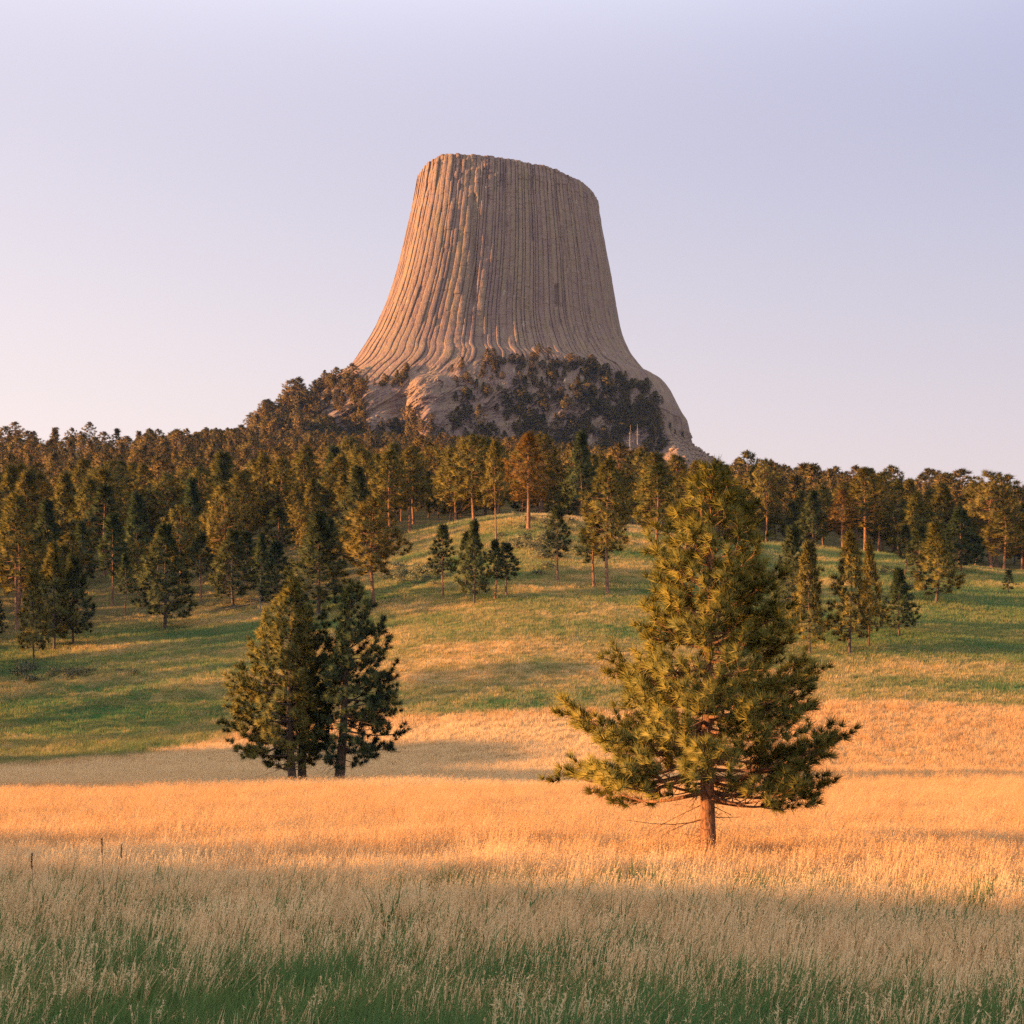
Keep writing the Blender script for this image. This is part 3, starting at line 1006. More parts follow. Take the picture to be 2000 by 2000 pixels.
random.seed(4)
G_EDGE = "pines along the forest edge on the slope"
HAND = [   # kind, photo column and row of the foot, row of the top, half width in photo pixels, label
    ("cone0", 66, 1287, 1118, 27, "small lit pine at the far left meadow edge, in front of a taller pair"),
    ("cone1", 106, 1266, 1070, 36, "pointed pine in the left meadow group, its upper left side glowing gold"),
    ("dark0", 143, 1256, 1092, 38, "dark broad pine at the right of the left meadow group"),
    ("dark1", 322, 1226, 1030, 50, "broad dark pine shading the grass in front of the left forest"),
    ("tall0", 33, 1226, 970, 42, "tall dark pine with a bare trunk at the left edge of the picture"),
    ("slim0", 219, 1180, 1010, 26, "slim shaded pine with thick bare trunk behind the left meadow group"),
    ("slim1", 243, 1196, 1085, 16, "thin young pine with bare stem in the gap of the left forest"),
    ("dark0", 622, 1198, 1008, 56, "wide dark pine behind the tops of the three close pines"),
    ("dark1", 455, 1180, 1040, 40, "dark pine in the shaded left forest edge above the meadow"),
    ("slim1", 392, 1172, 1045, 26, "slim shaded pine right of the broad dark one at the left forest edge"),
    ("dark1", 540, 1190, 1060, 34, "dark low pine just left of the three close pines, at the forest foot"),
    ("round1", 730, 1184, 978, 56, "broad pine with sunlit shoulder at the foot of the centre slope, left side"),
    ("slim0", 866, 1166, 1030, 24, "leftmost slim dark pine of the clump on the green centre slope"),
    ("dark0", 926, 1176, 1022, 30, "fullest dark pine of the clump on the green centre slope"),
    ("slim1", 910, 1162, 1042, 18, "thin dark pine tucked behind the fullest of the centre slope clump"),
    ("slim1", 966, 1168, 1058, 19, "small dark pine next to last in the centre slope clump"),
    ("slim0", 989, 1162, 1062, 24, "rightmost small dark pine of the clump on the green centre slope"),
    ("slim0", 1089, 1130, 992, 24, "slim pine standing alone on the slope with sunlit top and bare lower trunk"),
    ("tall1", 1187, 1157, 905, 44, "tall golden bare-trunked pine on the centre slope, left of the lone pine"),
    ("slim0", 1160, 1143, 1008, 30, "lower dark pine close against the tall golden slope pine"),
    ("tall3", 1282, 1083, 912, 44, "large pine behind the left shoulder of the lone pine's crown"),
    ("round0", 1338, 1075, 936, 38, "rounded golden pine showing just behind the top of the lone pine"),
    ("rust0", 1032, 1032, 850, 40, "bright orange pine with several trunks on the knoll below the rock tower"),
    ("tall2", 969, 1056, 866, 24, "narrow dark pine immediately left of the bright orange pine"),
    ("round2", 927, 1036, 857, 52, "large domed pine below the rock tower, left of the orange pine"),
    ("cone2", 1070, 1003, 912, 26, "dark green pine half hidden at the right of the orange pine"),
    ("tall4", 800, 1036, 880, 34, "pine with a rounded lit top above the knoll's left side"),
    ("round0", 846, 1004, 876, 32, "gold-lit pine left of the large domed pine"),
    ("tall1", 738, 1032, 892, 34, "gold-lit pine with reddish trunk in the upper row left of the knoll"),
    ("tall2", 666, 1042, 896, 36, "dark pine with bare trunk in the upper row of the left forest"),
    ("round1", 617, 1050, 948, 30, "pale gold bushy pine in the upper row of the left forest"),
    ("tall0", 552, 1064, 897, 34, "tall pine, rightmost of three reddish-trunked pines in the left forest"),
    ("tall3", 516, 1068, 892, 33, "tallest of three reddish-trunked pines in the left forest, trunk glowing red"),
    ("tall4", 478, 1070, 924, 36, "leftmost of three reddish-trunked pines in the left forest"),
    ("round2", 388, 1090, 918, 36, "pine with lit orange crown, right one of a touching pair in the left forest"),
    ("round0", 326, 1100, 932, 42, "broad lit orange-crowned pine, left of a touching pair in the left forest"),
    ("tall2", 178, 1112, 940, 34, "pine with a pale trunk and lit top above the gap of the left forest"),
    ("cone3", 127, 1110, 930, 36, "pointed gold-topped pine behind the left meadow group"),
    ("round1", 262, 1105, 945, 36, "rounded pine with dull gold top between pointed ones in the left forest"),
    ("cone0", 1581, 1274, 1064, 36, "sunlit pine on the right slope nearest the lone pine's crown"),
    ("dark1", 1548, 1232, 1034, 40, "dark pine half hidden behind the right side of the lone pine"),
    ("cone1", 1659, 1274, 1050, 42, "large sunlit pine in the middle of the right slope, casting an orange patch"),
    ("cone2", 1697, 1258, 1064, 26, "narrow pine top close behind the large sunlit right slope pine"),
    ("dark0", 1756, 1238, 1115, 33, "small dark conical pine alone on the right meadow"),
    ("cone3", 1828, 1176, 1026, 42, "pine with gold tip and dark skirt standing free on the right slope"),
    ("slim0", 1795, 1147, 1032, 24, "slim gold-tipped pine just left of the free-standing right slope pine"),
    ("slim1", 1767, 1122, 1030, 20, "thin dark pine at the left of the gold-tipped right slope pair"),
    ("cone0", 1822, 1090, 960, 40, "dark green pyramid pine behind the right slope"),
    ("dark1", 1876, 1114, 1000, 42, "broad dark pine at the right forest edge"),
    ("tall0", 1961, 1114, 996, 36, "tall shaded pine with bare trunk near the right edge of the picture"),
    ("tall3", 1996, 1112, 990, 28, "orange-lit pine cut off by the right edge of the picture"),
    ("rust0", 1646, 1072, 958, 26, "shorter of two orange pines with lit trunks on the right knoll"),
    ("rust0", 1677, 1054, 932, 26, "taller of two orange pines with lit trunks on the right knoll"),
    ("tall1", 1607, 1062, 952, 24, "orange-topped pine left of the two orange pines on the right knoll"),
    ("dark0", 1587, 1066, 962, 28, "dark pine left of the orange-topped pines on the right knoll"),
    ("cone2", 1515, 1052, 976, 24, "small gold-lit pine at the forest edge right of the lone pine's top"),
    ("dark1", 1708, 1062, 990, 20, "low dark pine right of the two orange pines"),
    ("round2", 1905, 1098, 948, 40, "big orange-lit round pine in the right forest above the meadow"),
    ("cone1", 1790, 1092, 968, 34, "dark pine between the reddish dead tree and the pyramid pine"),
    ("round1", 1140, 1004, 915, 30, "gold-lit round pine behind the tall golden slope pine"),
    ("cone3", 1110, 1002, 950, 20, "small golden bushy pine on the knoll's crest"),
]
placed = []
for key, fx, fy, ft, hw, lab in HAND:
    X, Y = hit(fx, fy)
    mm = Y / F
    tree(key, X, Y, (fy - ft) * mm * 1.02, hw * mm * 1.5, lab, G_EDGE)
    placed.append((X, Y))
X, Y = hit(1970, 1158)
tree("sap0", X, Y, 45 * Y / F, 15 * Y / F * 1.2, "tiny lone pine sapling on the open green meadow at the right", G_EDGE)
X, Y = hit(1742, 1078)
tree("dead0", X, Y, 128 * Y / F, 23 * Y / F * 1.2, "bare reddish dead pine between dark pines on the right", G_EDGE, cat="dead tree", name="dead_pine")

# pines filling the forest: the nearest ones each on their own
ZONES = [   # photo column limit, label, group
    (430, "pine crowded in the left forest, dark skirt and sun-touched top, above the left meadow", "pines crowded in the left forest"),
    (800, "pine in the forest between the left meadow and the rock tower's left flank", "pines below the rock tower's left flank"),
    (1300, "pine in the gold-topped forest belt behind the central knoll, below the rock tower", "pines behind the central knoll"),
    (1620, "pine in the dim forest behind the lone pine's upper crown", "pines behind the lone pine"),
    (2400, "pine in the shaded forest rising behind the right meadow", "pines behind the right meadow"),
]
rgf = np.random.default_rng(21)
cand = []
for _ in range(60000):
    Y = math.sqrt(rgf.uniform(150 ** 2, 960 ** 2))
    px = rgf.uniform(-760, 2330)
    if abs((px - 1000) / F * Y) > 700:
        continue
    cand.append(((px - 1000) / F * Y, Y, px))
edge_of = lambda px: np.interp(px, [-760, -140, 0, 60, 200, 330, 560, 730, 790, 860, 1000, 1100, 1250, 1500, 1650, 1760, 1900, 2000, 2300],
                               [150, 165, 240, 262, 300, 262, 258, 285, 345, 352, 362, 362, 356, 348, 352, 352, 352, 354, 354])
cell, keep = {}, []
for (X, Y) in placed:
    cell.setdefault((int(X // 12), int(Y // 12)), []).append((X, Y))
for X, Y, px in cand:
    if Y < edge_of(px):
        continue
    sp = 9.6 + .0012 * Y
    cx_, cy_ = int(X // 12), int(Y // 12)
    if any((X - a) ** 2 + (Y - b) ** 2 < sp * sp for i in (-1, 0, 1) for j in (-1, 0, 1) for a, b in cell.get((cx_ + i, cy_ + j), ())):
        continue
    cell.setdefault((cx_, cy_), []).append((X, Y))
    keep.append((X, Y, px))
keep.sort(key=lambda k: k[1])
fill_keys = ["tall0", "tall1", "tall2", "tall3", "tall4", "round0", "round1", "round2", "cone0", "cone1", "cone3", "round0", "tall2", "dark0"]
N_FILL, n_ind, rest = 225, 0, []
rgt = random.Random(8)
for X, Y, px in keep:
    vis = -60 < px < 2060
    if vis and n_ind < N_FILL:
        zi = next(i for i, z in enumerate(ZONES) if px < z[0])
        k = rgt.choice(fill_keys)
        H = rgt.uniform(18, 23) if rgt.random() < .32 else rgt.uniform(10, 15.5)
        if 1240 < px < 1450:      # low enough to leave the scree in view
            H = min(H, max(7.0, ZC + (HZ - np.interp(px, [1240, 1300, 1345, 1410, 1450], [880, 888, 893, 906, 908])) / F * Y - float(ztop(X, Y))))
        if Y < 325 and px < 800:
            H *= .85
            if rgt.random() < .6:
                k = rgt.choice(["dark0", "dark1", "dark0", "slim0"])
        tree(k, X, Y, H, H * rgt.uniform(.29, .42), ZONES[zi][1], ZONES[zi][2], rgen=rgt)
        n_ind += 1
    else:
        rest.append((X, Y))

# the woods beyond: one mass on the hills and on the apron of the tower
FARK = []
for k, (kd, Hh, W, hb) in enumerate((('round', 16, 4.8, .25), ('tall', 17, 4.2, .2), ('round', 14, 5.2, .3), ('cone', 14, 3.8, .1), ('round', 18, 5.0, .35))):
    w, l = build_pine(300 + k, Hh, generic_reach(kd, Hh, W, Hh * hb, 300 + k), Hh * hb, 40, 1.25, 13, .22, .22, sides=3, sec_rate=.6, dens=.9, sag=.05, tert=0, bare=.2, step=.8)
    gm = Geo()
    vw, vl = np.concatenate(w.v), np.concatenate(l.v)
    fw4, fl3 = np.concatenate(w.f4), np.concatenate(l.f3)
    me = new_mesh(f"woods_tree_{k}", np.concatenate([vl, vw]), [fl3, fw4 + len(vl)], [M_BARK, M_FAR],
                  face_mat=np.concatenate([np.ones(len(fl3)), np.zeros(len(fw4))]), attrs={"tuft": ('FLOAT', np.concatenate(l.tu + w.tu))},
                  normals=np.concatenate(l.nrm + [np.tile([0., 0, 0], (len(vw), 1))]))
    FARK.append(bpy.data.objects.new(f"woods_tree_{k}", me))
Xa_, Ya_ = np.array([r[0] for r in rest]), np.array([r[1] for r in rest])
ra_ = np.array(rest)
tp_ = HZ - (zsoil(Xa_, Ya_) + 21 - ZC) / Ya_ * F
pa_ = 1000 + F * Xa_ / Ya_
open_ = (pa_ > 1255) & (pa_ < 1440) & (tp_ < np.interp(pa_, [1255, 1300, 1345, 1410, 1440], [876, 884, 890, 902, 908]))   # the scree stays clear of trees
Xa_, Ya_ = Xa_[~open_], Ya_[~open_]
rest = rest[:len(Xa_)]
P = [np.stack([Xa_, Ya_, zsoil(Xa_, Ya_)], -1)]
SC = [np.where(rgf.random(len(rest)) < .28, rgf.uniform(1.05, 1.35, len(rest)), rgf.uniform(.5, .98, len(rest))) * (1 - .18 * smooth(520, 700, Ya_))]
# woods between the crest and the foot of the tower
n = 2600
Yb = np.sqrt(rgf.uniform(960 ** 2, 1300 ** 2, n))
pb = rgf.uniform(380, 1420, n)
Xb = (pb - 1000) / F * Yb
kb = pb < 1235
Xb, Yb = Xb[kb], Yb[kb]
n = len(Xb)
P.append(np.stack([Xb, Yb, zsoil(Xb, Yb)], -1))
SC.append(rgf.uniform(.5, .85, n))
n = 420
Yb = rgf.uniform(1120, 1290, n)
pb = rgf.uniform(500, 650, n)
Xb = (pb - 1000) / F * Yb
P.append(np.stack([Xb, Yb, zsoil(Xb, Yb)], -1))
SC.append(rgf.uniform(.7, 1.45, n))
# trees on the apron, following where the photograph shows them
fr = (uy < .12)[None] & (shaft < .9)
ridx, cidx = np.nonzero(fr)
pc_, pr_ = pcol[ridx, cidx], prow[ridx, cidx]
dn = np.zeros(len(pc_))
dn += 1.0 * ((pc_ > 470) & (pc_ < 720) & (pr_ > 748 + np.clip(650 - pc_, 0, 200) * .3)) * .95
dn += ((pc_ > 880) & (pc_ < 1290) & (pr_ > 716 + np.clip(pc_ - 1150, 0, 200) * .35)) * (.30 + .55 * smooth(1080, 1180, pc_) + .35 * smooth(800, 850, pr_))
dn += ((pc_ > 690) & (pc_ < 880) & (pr_ > 838)) * .9
dn += ((pc_ > 690) & (pc_ < 800) & (pr_ > 728) & (pr_ < 760)) * .5
dn *= (vnoise(pc_ / 26, pr_ / 18, 0, 91) > -.35) * (pr_ < 905) * smooth(1326, 1270, pc_ + np.clip(840 - pr_, 0, 100) * .55 + 16 * vnoise(pr_ / 9, pc_ / 30, 0, 95))
area = np.gradient(Zr, axis=0)[ridx, cidx]
pick = rgf.random(len(pc_)) < dn * .085
Pt = np.stack([Xv[ridx, cidx], Yv[ridx, cidx], Zr[ridx, cidx] - 1.0], -1)[pick]
P.append(Pt)
SC.append((rgf.gamma(4.0, .10, len(Pt)) + .16) * np.where(pc_[pick] < 605, 1.35, np.where(pc_[pick] < 650, .8, 1)))
# ledge pines under the columns
lp = []
for a, b in ((655, 748), (668, 738), (1265, 752), (1150, 722), (1130, 718), (1115, 716), (1070, 704), (1048, 706), (1052, 690), (1072, 692), (1040, 712), (1020, 715), (985, 716),
             (945, 722), (1000, 716), (1345, 868), (1338, 862), (1325, 850), (1310, 842), (615, 800), (606, 806), (596, 815)):
    dd = (pcol - a) ** 2 + (prow - b) ** 2 + 1e6 * (uy > .15)[None]
    i_, j_ = np.unravel_index(np.argmin(dd), dd.shape)
    lp.append((Xv[i_, j_], Yv[i_, j_], Zr[i_, j_] - 1))
P.append(np.array(lp))
SC.append(rgf.uniform(.45, .7, len(lp)))
P, SC = np.concatenate(P), np.concatenate(SC)
n = len(P)
wide = rgf.uniform(1.05, 1.6, n)
sc3 = np.stack([SC * wide, SC * wide, SC], -1)
woods = scatter("pine_woods", P, FARK, rgf.integers(0, len(FARK), n), rgf.uniform(0, 6.28, n), sc3)
tag(woods, "dense distant pine woods covering the hills and the broken foot of the rock tower", "woods", kind="stuff")

# ------------------------------------------------------------------ scree cone at the right foot of the tower
n1, n2 = 120, 90
u_, v_ = np.meshgrid(np.linspace(-1, 1, n1), np.linspace(0, 2.1, n2))
SY = 1385.0
ax_, az_ = (1300 - 1000) / F * SY, ZC + (HZ - 838) / F * SY
sx_ = ax_ + u_ * (64 + 36 * np.minimum(v_, 1)) + np.minimum(v_, 1) * 8
sy_ = SY - 10 + 22 * np.abs(u_) - v_ * 62 * (1 - .5 * u_ ** 2)
sz_ = az_ - .54 * np.abs(sx_ - ax_) ** 1.02 - v_ * 30
sz_ = sz_ + fbm(sx_ / 5, sy_ / 5, 0, 15, 4) * 1.6
ii, jj = np.meshgrid(np.arange(n2 - 1), np.arange(n1 - 1), indexing='ij')
fq2 = np.stack([ii * n1 + jj, ii * n1 + jj + 1, (ii + 1) * n1 + jj + 1, (ii + 1) * n1 + jj], -1).reshape(-1, 4)
me = new_mesh("scree_slope", np.stack([sx_, sy_, sz_], -1).reshape(-1, 3), [fq2], [M_TALUS],
              attrs={"tint": ('FLOAT', np.clip(.4 + .5 * vnoise(sx_ / 3, sy_ / 3, 0, 16), 0, 1).ravel())})
tag(link("scree_slope", me), kind="structure")


def boulder(seed):
    rg = np.random.default_rng(seed)
    n, mm = 7, 10
    t_, p_ = np.meshgrid(np.linspace(.15, math.pi - .15, n), np.arange(mm) * 2 * math.pi / mm, indexing='ij')
    d = np.stack([np.sin(t_) * np.cos(p_), np.sin(t_) * np.sin(p_), np.cos(t_)], -1)
    r = 1 + .35 * vnoise(d[..., 0] * 1.6 + seed, d[..., 1] * 1.6, d[..., 2] * 1.6, seed)
    v = (d * r[..., None] * np.array([1, rg.uniform(.6, .9), rg.uniform(.5, .8)])).reshape(-1, 3)
    a, b = np.meshgrid(np.arange(n - 1), np.arange(mm), indexing='ij')
    c = (b + 1) % mm
    f = np.stack([a * mm + b, (a + 1) * mm + b, (a + 1) * mm + c, a * mm + c], -1).reshape(-1, 4)
    return bpy.data.objects.new(f"boulder_{seed}", new_mesh(f"boulder_{seed}", v, [f], [M_TALUS], attrs={"tint": ('FLOAT', np.full(len(v), rg.uniform(.1, .9)))}))


bk = rgf.integers(0, sx_.size, 4200)
bp_ = np.stack([sx_.ravel()[bk] + rgf.normal(0, .6, 4200), sy_.ravel()[bk] + rgf.normal(0, .6, 4200), sz_.ravel()[bk] + .1], -1)
bs_ = rgf.gamma(2.0, .35, 4200) + .3
o = scatter("scree_boulders", bp_, [boulder(s) for s in (1, 2, 3, 4)], rgf.integers(0, 4, 4200), rgf.uniform(0, 6.28, 4200), np.stack([bs_] * 3, -1))
tag(o, "grey-pink scree of fallen boulders at the right foot of the rock tower", "scree", kind="stuff")

# ------------------------------------------------------------------ bare snags, fallen logs
def snag(H, seed, r=.16):
    rg = np.random.default_rng(seed)
    g = Geo()
    s = np.linspace(0, 1, 10)
    off_ = rg.normal(0, .02 * H, 2)
    pth = np.stack([off_[0] * np.sin(s * 4), off_[1] * np.sin(s * 5), s * H - .5 * (s == 0)], -1)
    g.tube(pth, r * (1 - .85 * s) + .02, 6)
    b = Geo()
    for k in range(26):
        h = rg.uniform(.25, .97)
        p = np.array([off_[0] * math.sin(h * 4), off_[1] * math.sin(h * 5), h * H])
        a = rg.uniform(0, 6.28)
        L_ = H * .17 * (1.1 - h) * rg.uniform(.5, 1.3)
        d = np.array([math.cos(a), math.sin(a), rg.uniform(-.1, .5)])
        b.tube(np.stack([p, p + d * L_ * .6, p + d * L_ + np.array([0, 0, .12 * L_])]), np.array([.055, .04, .02]) * r / .16, 4)
    return g, b


def plant_snag(X, Y, z, H, seed, label, r):
    g, b = snag(H, seed, r)
    root = bpy.data.objects.new("dead_tree", None)
    COL.objects.link(root)
    root.location = (X, Y, z)
    tag(root, label, "dead tree")
    link("trunk", g.mesh("snag_trunk", [M_GREY]), root)
    link("bare_branches", b.mesh("snag_branches", [M_GREY]), root)


for k, (pc0, rb, rt_, lab) in enumerate(((1231, 872, 829, "left and taller of two pale bare snags beside the scree"), (1245, 860, 828, "right and shorter of two pale bare snags beside the scree"))):
    Y = 1215.0 - 2 * k
    X = (pc0 - 1000) / F * Y
    plant_snag(X, Y, ZC + (HZ - rb) / F * Y - 3, (rb - rt_) / F * Y + 3, 60 + k, lab, .30)
dd = (pcol - 638) ** 2 + (prow - 760) ** 2 + 1e6 * (uy > .15)[None]
i_, j_ = np.unravel_index(np.argmin(dd), dd.shape)
plant_snag(float(Xv[i_, j_]), float(Yv[i_, j_]), float(Zr[i_, j_]) - 2, 15, 66, "bare grey snag on the skyline at the left shoulder of the rock tower", .3)
X, Y = hit(509, 1194)
plant_snag(X, Y, float(ztop(X, Y)) - .4, 6.5, 67, "thin pale dead stem at the shaded foot of the left forest", .11)
X, Y = hit(480, 1190)
for k, (dx, a, L_, lab) in enumerate(((0, .5, 8, "fallen grey log slanting in the shade at the foot of the left forest"), (3.4, -.35, 5.5, "shorter fallen log lying beside the slanting one"))):
    g = Geo()
    s = np.linspace(0, 1, 6)
    g.tube(np.stack([(s - .5) * L_ * math.cos(a), s * .8, .25 + (s if a > 0 else 1 - s) * L_ * .22], -1), .16 - .09 * s, 6)
    for q_ in range(6):
        p = np.array([(rg_.uniform(.2, .95) - .5) * L_ * math.cos(a), .4, .8])
        g.tube(np.stack([p, p + rg_.normal(0, .5, 3) + np.array([0, 0, .6])]), .03, 3)
    o = link("fallen_log", g.mesh("fallen_log", [M_LOG]))
    o.location = (X + dx, Y + k, float(ztop(X + dx, Y + k)) - .35)
    tag(o, lab, "log")

# ------------------------------------------------------------------ grass
def make_tuft(name, seed, n, h, spread, width, lean, bend, matl, heads=0.0, segs=3, hvar=.3):
    rg = np.random.default_rng(seed)
    V, F3, AL, RN = [], [], [], []
    base = 0
    for i in range(n):
        r_, a = spread * math.sqrt(rg.random()), rg.uniform(0, 6.28)
        p = np.array([r_ * math.cos(a), r_ * math.sin(a), -.03])
        az = rg.uniform(0, 6.28)
        hh = h * (1 + rg.uniform(-hvar, hvar * .7))
        tilt = abs(rg.normal(0, lean))
        d = np.array([math.cos(az) * tilt + .10, math.sin(az) * tilt, 1.0])
        d /= np.linalg.norm(d)
        bz = rg.uniform(0, 6.28)
        bv = np.array([math.cos(bz) + .5, math.sin(bz), -.35]) * bend * rg.uniform(.2, 1.2)
        wd = np.array([-math.sin(bz), math.cos(bz), 0]) if rg.random() < .5 else np.array([1.0, 0, 0])
        s = np.linspace(0, 1, segs + 1)[:, None]
        pt = p + d * hh * s + bv * hh * s ** 2.2
        w_ = width * rg.uniform(.7, 1.3) * (1 - .75 * s ** 1.5)
        rv = rg.random()
        L_, Rr = pt - wd * w_ * .5, pt + wd * w_ * .5
        for k in range(segs):
            if k < segs - 1:
                V += [L_[k], Rr[k], Rr[k + 1], L_[k + 1]]
                F3 += [[base, base + 1, base + 2], [base, base + 2, base + 3]]
                AL += [s[k, 0], s[k, 0], s[k + 1, 0], s[k + 1, 0]]
                base += 4
            else:
                V += [L_[k], Rr[k], pt[k + 1]]
                F3 += [[base, base + 1, base + 2]]
                AL += [s[k, 0], s[k, 0], 1.0]
                base += 3
        if rg.random() < heads:
            for k in range(13):
                u = rg.uniform(.70, 1.0)
                q0 = p + d * hh * u + bv * hh * u ** 2.2
                dv = d * .6 + bv * 1.2 + rg.normal(0, .38, 3)
                dv *= rg.uniform(.022, .05) / (np.linalg.norm(dv) + 1e-9)
                pw = np.cross(dv, rg.normal(0, 1, 3))
                pw *= width * .85 / (np.linalg.norm(pw) + 1e-9)
                V += [q0 - pw * .5, q0 + pw * .5, q0 + dv]
                F3 += [[base, base + 1, base + 2]]
                AL += [.95, .95, 1.0]
                base += 3
        RN += [rv] * (base - len(RN))
    me = new_mesh(name, np.array(V), [np.array(F3)], [matl], attrs={"along": ('FLOAT', AL), "rnd": ('FLOAT', RN)})
    return bpy.data.objects.new(name, me)


def area_points(y0, y1, per_m2, rg, m=1.22, thin=None):
    n = int(per_m2 * .5 * (y1 ** 2 - y0 ** 2) * 2 * (1000 / F) * m)
    Y = np.sqrt(rg.uniform(y0 ** 2, y1 ** 2, n))
    X = rg.uniform(-1, 1, n) * (1000 / F) * m * Y
    return X, Y


rgg = np.random.default_rng(33)


def lay(name, bands, sources, label, keepf=None, green=None):
    PX, PY, SCL, VAR = [], [], [], []
    for y0, y1, dn_, v0, v1, sc in bands:
        X, Y = area_points(y0, y1, dn_, rgg)
        PX.append(X)
        PY.append(Y)
        SCL.append(sc * rgg.uniform(.72, 1.2, len(X)) * (1 + .34 * fbm(X / 3.1, Y / 3.1, 0, 61, 2)))
        VAR.append(rgg.integers(v0, v1, len(X)))
    X, Y, S_, V_ = (np.concatenate(a) for a in (PX, PY, SCL, VAR))
    ff = forest_floor(X, Y)
    k = rgg.random(len(X)) > ff * .85
    if keepf is not None:
        k &= keepf(X, Y)
    X, Y, S_, V_ = X[k], Y[k], S_[k], V_[k]
    n = len(X)
    gz_ = zsoil(X, Y)
    o = scatter(name, np.stack([X, Y, gz_], -1), sources, V_, rgg.uniform(-.6, .6, n) + rgg.integers(0, 2, n) * math.pi * 0, np.stack([S_ * 1.05, S_ * 1.05, S_], -1),
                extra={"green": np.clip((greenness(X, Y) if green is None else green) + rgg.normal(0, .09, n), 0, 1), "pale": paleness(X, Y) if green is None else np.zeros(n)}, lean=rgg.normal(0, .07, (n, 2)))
    tag(o, label, "grass", kind="stuff")
    print(name, n)
    return o


straw_src = [make_tuft(f"straw_tuft_{k}", 500 + k, 13 if k < 4 else 8, .86 if k < 4 else 1.0, .17, .0125 if k < 4 else .010, .24, .26 if k < 4 else .75, M_STRAWB, heads=.75, segs=4) for k in range(5)]
mid_src = [make_tuft(f"straw_clump_{k}", 520 + k, 22, .74, .28, .020, .20, .20, M_STRAWB, heads=.35, segs=2) for k in range(4)]
far_src = [make_tuft(f"grass_clump_{k}", 540 + k, 24, .44, .55, .042, .24, .18, M_STRAWB, heads=0, segs=2, hvar=.45) for k in range(4)]
leaf_src = [make_tuft(f"leaf_tuft_{k}", 560 + k, 34, .78, .20, .016, .34, .45, M_LEAFB, heads=0, segs=4, hvar=.45) for k in range(5)]
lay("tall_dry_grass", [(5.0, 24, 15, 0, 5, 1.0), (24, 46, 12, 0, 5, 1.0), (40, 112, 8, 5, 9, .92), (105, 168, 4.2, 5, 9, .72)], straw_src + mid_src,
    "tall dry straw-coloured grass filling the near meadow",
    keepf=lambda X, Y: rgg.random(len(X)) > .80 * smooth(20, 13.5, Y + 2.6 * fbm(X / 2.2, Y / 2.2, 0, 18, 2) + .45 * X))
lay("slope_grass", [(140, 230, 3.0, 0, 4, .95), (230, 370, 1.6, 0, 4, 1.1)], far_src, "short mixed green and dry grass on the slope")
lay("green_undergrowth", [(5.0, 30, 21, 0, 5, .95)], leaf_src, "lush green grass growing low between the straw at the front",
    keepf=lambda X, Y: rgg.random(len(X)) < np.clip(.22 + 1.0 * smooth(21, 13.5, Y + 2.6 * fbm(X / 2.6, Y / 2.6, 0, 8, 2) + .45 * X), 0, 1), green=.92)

# dark seed-headed stalks standing above the grass at the left
for k, (pc0, rt_, lab) in enumerate(((62, 1668, "leftmost dark seed-headed stalk above the near grass"), (199, 1638, "middle dark seed-headed stalk, tall and straight, above the near grass"),
                                    (237, 1650, "dark seed-headed stalk leaning right, third from the left edge"))):
    Y = 22.0 + k
    X = (pc0 - 1000) / F * Y
    zt_ = ZC - (rt_ - HZ) / F * Y
    root = bpy.data.objects.new("weed_stalk", None)
    COL.objects.link(root)
    z0 = float(zsoil(X, Y))
    root.location = (X, Y, z0)
    tag(root, lab, "weed stalk", "dark weed stalks in the near grass")
    H_ = zt_ - z0
    s = np.linspace(0, 1, 7)
    pth = np.stack([(-.12 if k == 2 else .03) * (1 - s) * H_, 0 * s, s * H_], -1)
    g = Geo()
    g.tube(pth, .0045 - .002 * s, 5)
    link("stem", g.mesh("stalk_stem", [M_BARKD]), root)
    g = Geo()
    cc = pth[-1] - np.array([0, 0, 1]) * np.linspace(0, .22, 26)[:, None]
    tufts_to_mesh(g, cc, np.tile([0.2, 0, 1.0], (26, 1)), np.full(26, .032), 6, .009, rg_)
    link("seed_head", g.mesh("stalk_head", [M_BARKD], False), root)

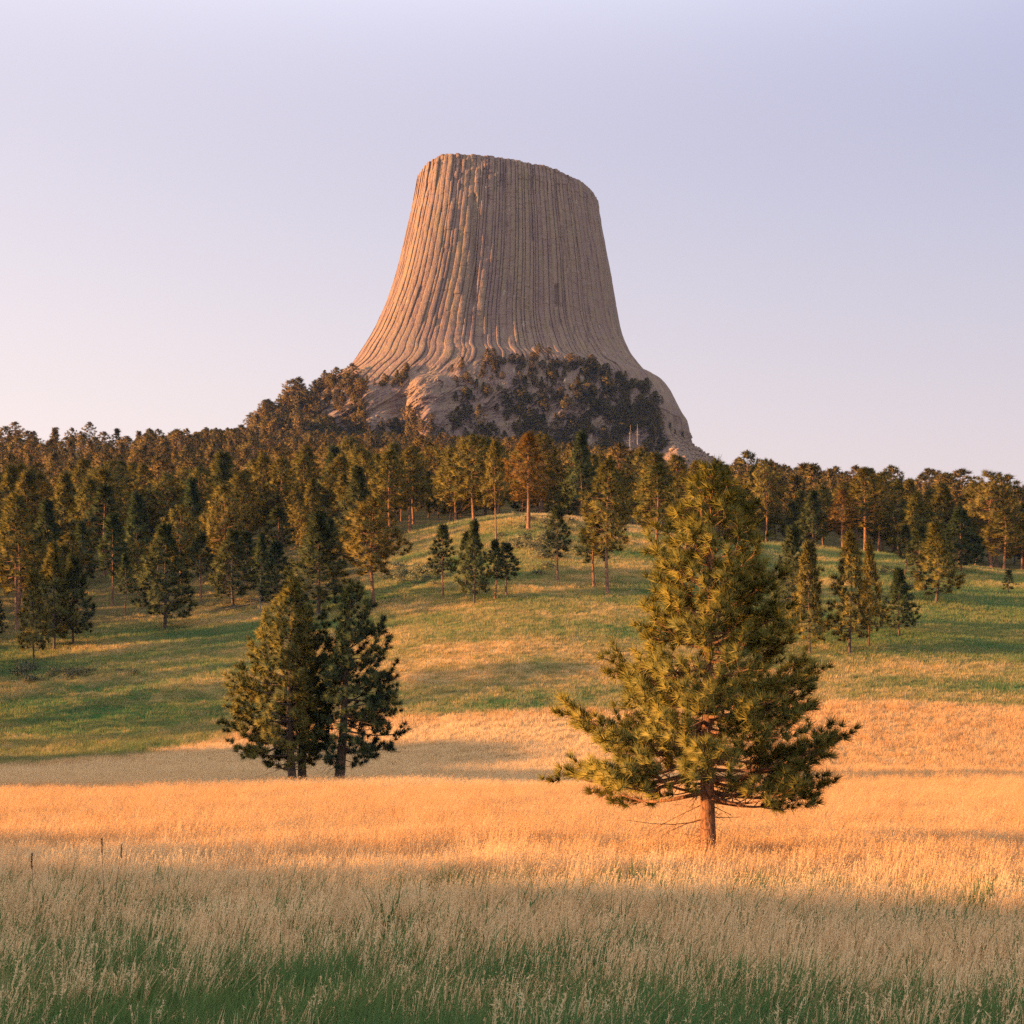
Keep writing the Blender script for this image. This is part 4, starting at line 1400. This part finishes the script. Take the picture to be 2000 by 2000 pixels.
# pale sagebrush on the knoll and the left slope
SAGE = foliage_mat("sage_leaves", (.11, .13, .09), (.19, .20, .145), .15)
sg = []
for k in range(3):
    g = Geo()
    c = rg_.normal(0, 1, (90, 3)) * np.array([.45, .45, .22]) + np.array([0, 0, .32])
    d = c - np.array([0, 0, .1])
    d /= np.linalg.norm(d, axis=1, keepdims=True)
    tufts_to_mesh(g, c, d, np.full(90, .28), 8, .05, rg_)
    sg.append(bpy.data.objects.new(f"sage_bush_{k}", g.mesh(f"sage_bush_{k}", [SAGE], False)))
sp_ = []
for a, b, sa, sb, n in ((1045, 1058, 55, 26, 70), (830, 1118, 35, 12, 24), (62, 1318, 20, 8, 9), (200, 1310, 60, 6, 8), (1130, 1012, 50, 9, 24), (1720, 1150, 90, 22, 16)):
    for _ in range(n):
        X, Y = hit(a + rg_.normal(0, sa), b + rg_.normal(0, sb), 120)
        sp_.append((X, Y, float(zsoil(X, Y))))
sp_ = np.array(sp_)
sz = rg_.uniform(.6, 1.6, len(sp_))
o = scatter("sagebrush", sp_, sg, rg_.integers(0, 3, len(sp_)), rg_.uniform(0, 6.28, len(sp_)), np.stack([sz * 1.2, sz * 1.2, sz], -1))
tag(o, "low pale grey-green sagebrush scattered on the slope", "sagebrush", kind="stuff")

# ------------------------------------------------------------------ evening air
hm, ht_ = mat("evening_air")
ht_ = NT(ht_)
vol = ht_.n("ShaderNodeVolumePrincipled", {"Color": (.22, .42, 1.0, 1), "Density": 0.000022, "Anisotropy": 0.0})
ht_.n("ShaderNodeOutputMaterial", {"Volume": vol.outputs[0]})
lo, hi = np.array([-724., -264., -9.]), np.array([724., 1804., 600.])
V8 = np.array([[(lo, hi)[i][0], (lo, hi)[j][1], (lo, hi)[k][2]] for i in (0, 1) for j in (0, 1) for k in (0, 1)])
Q6 = np.array([[0, 1, 3, 2], [4, 6, 7, 5], [0, 4, 5, 1], [2, 3, 7, 6], [0, 2, 6, 4], [1, 5, 7, 3]])
tag(link("haze", new_mesh("haze", V8, [Q6], [hm])), "thin warm evening haze over the valley", "haze", kind="stuff")
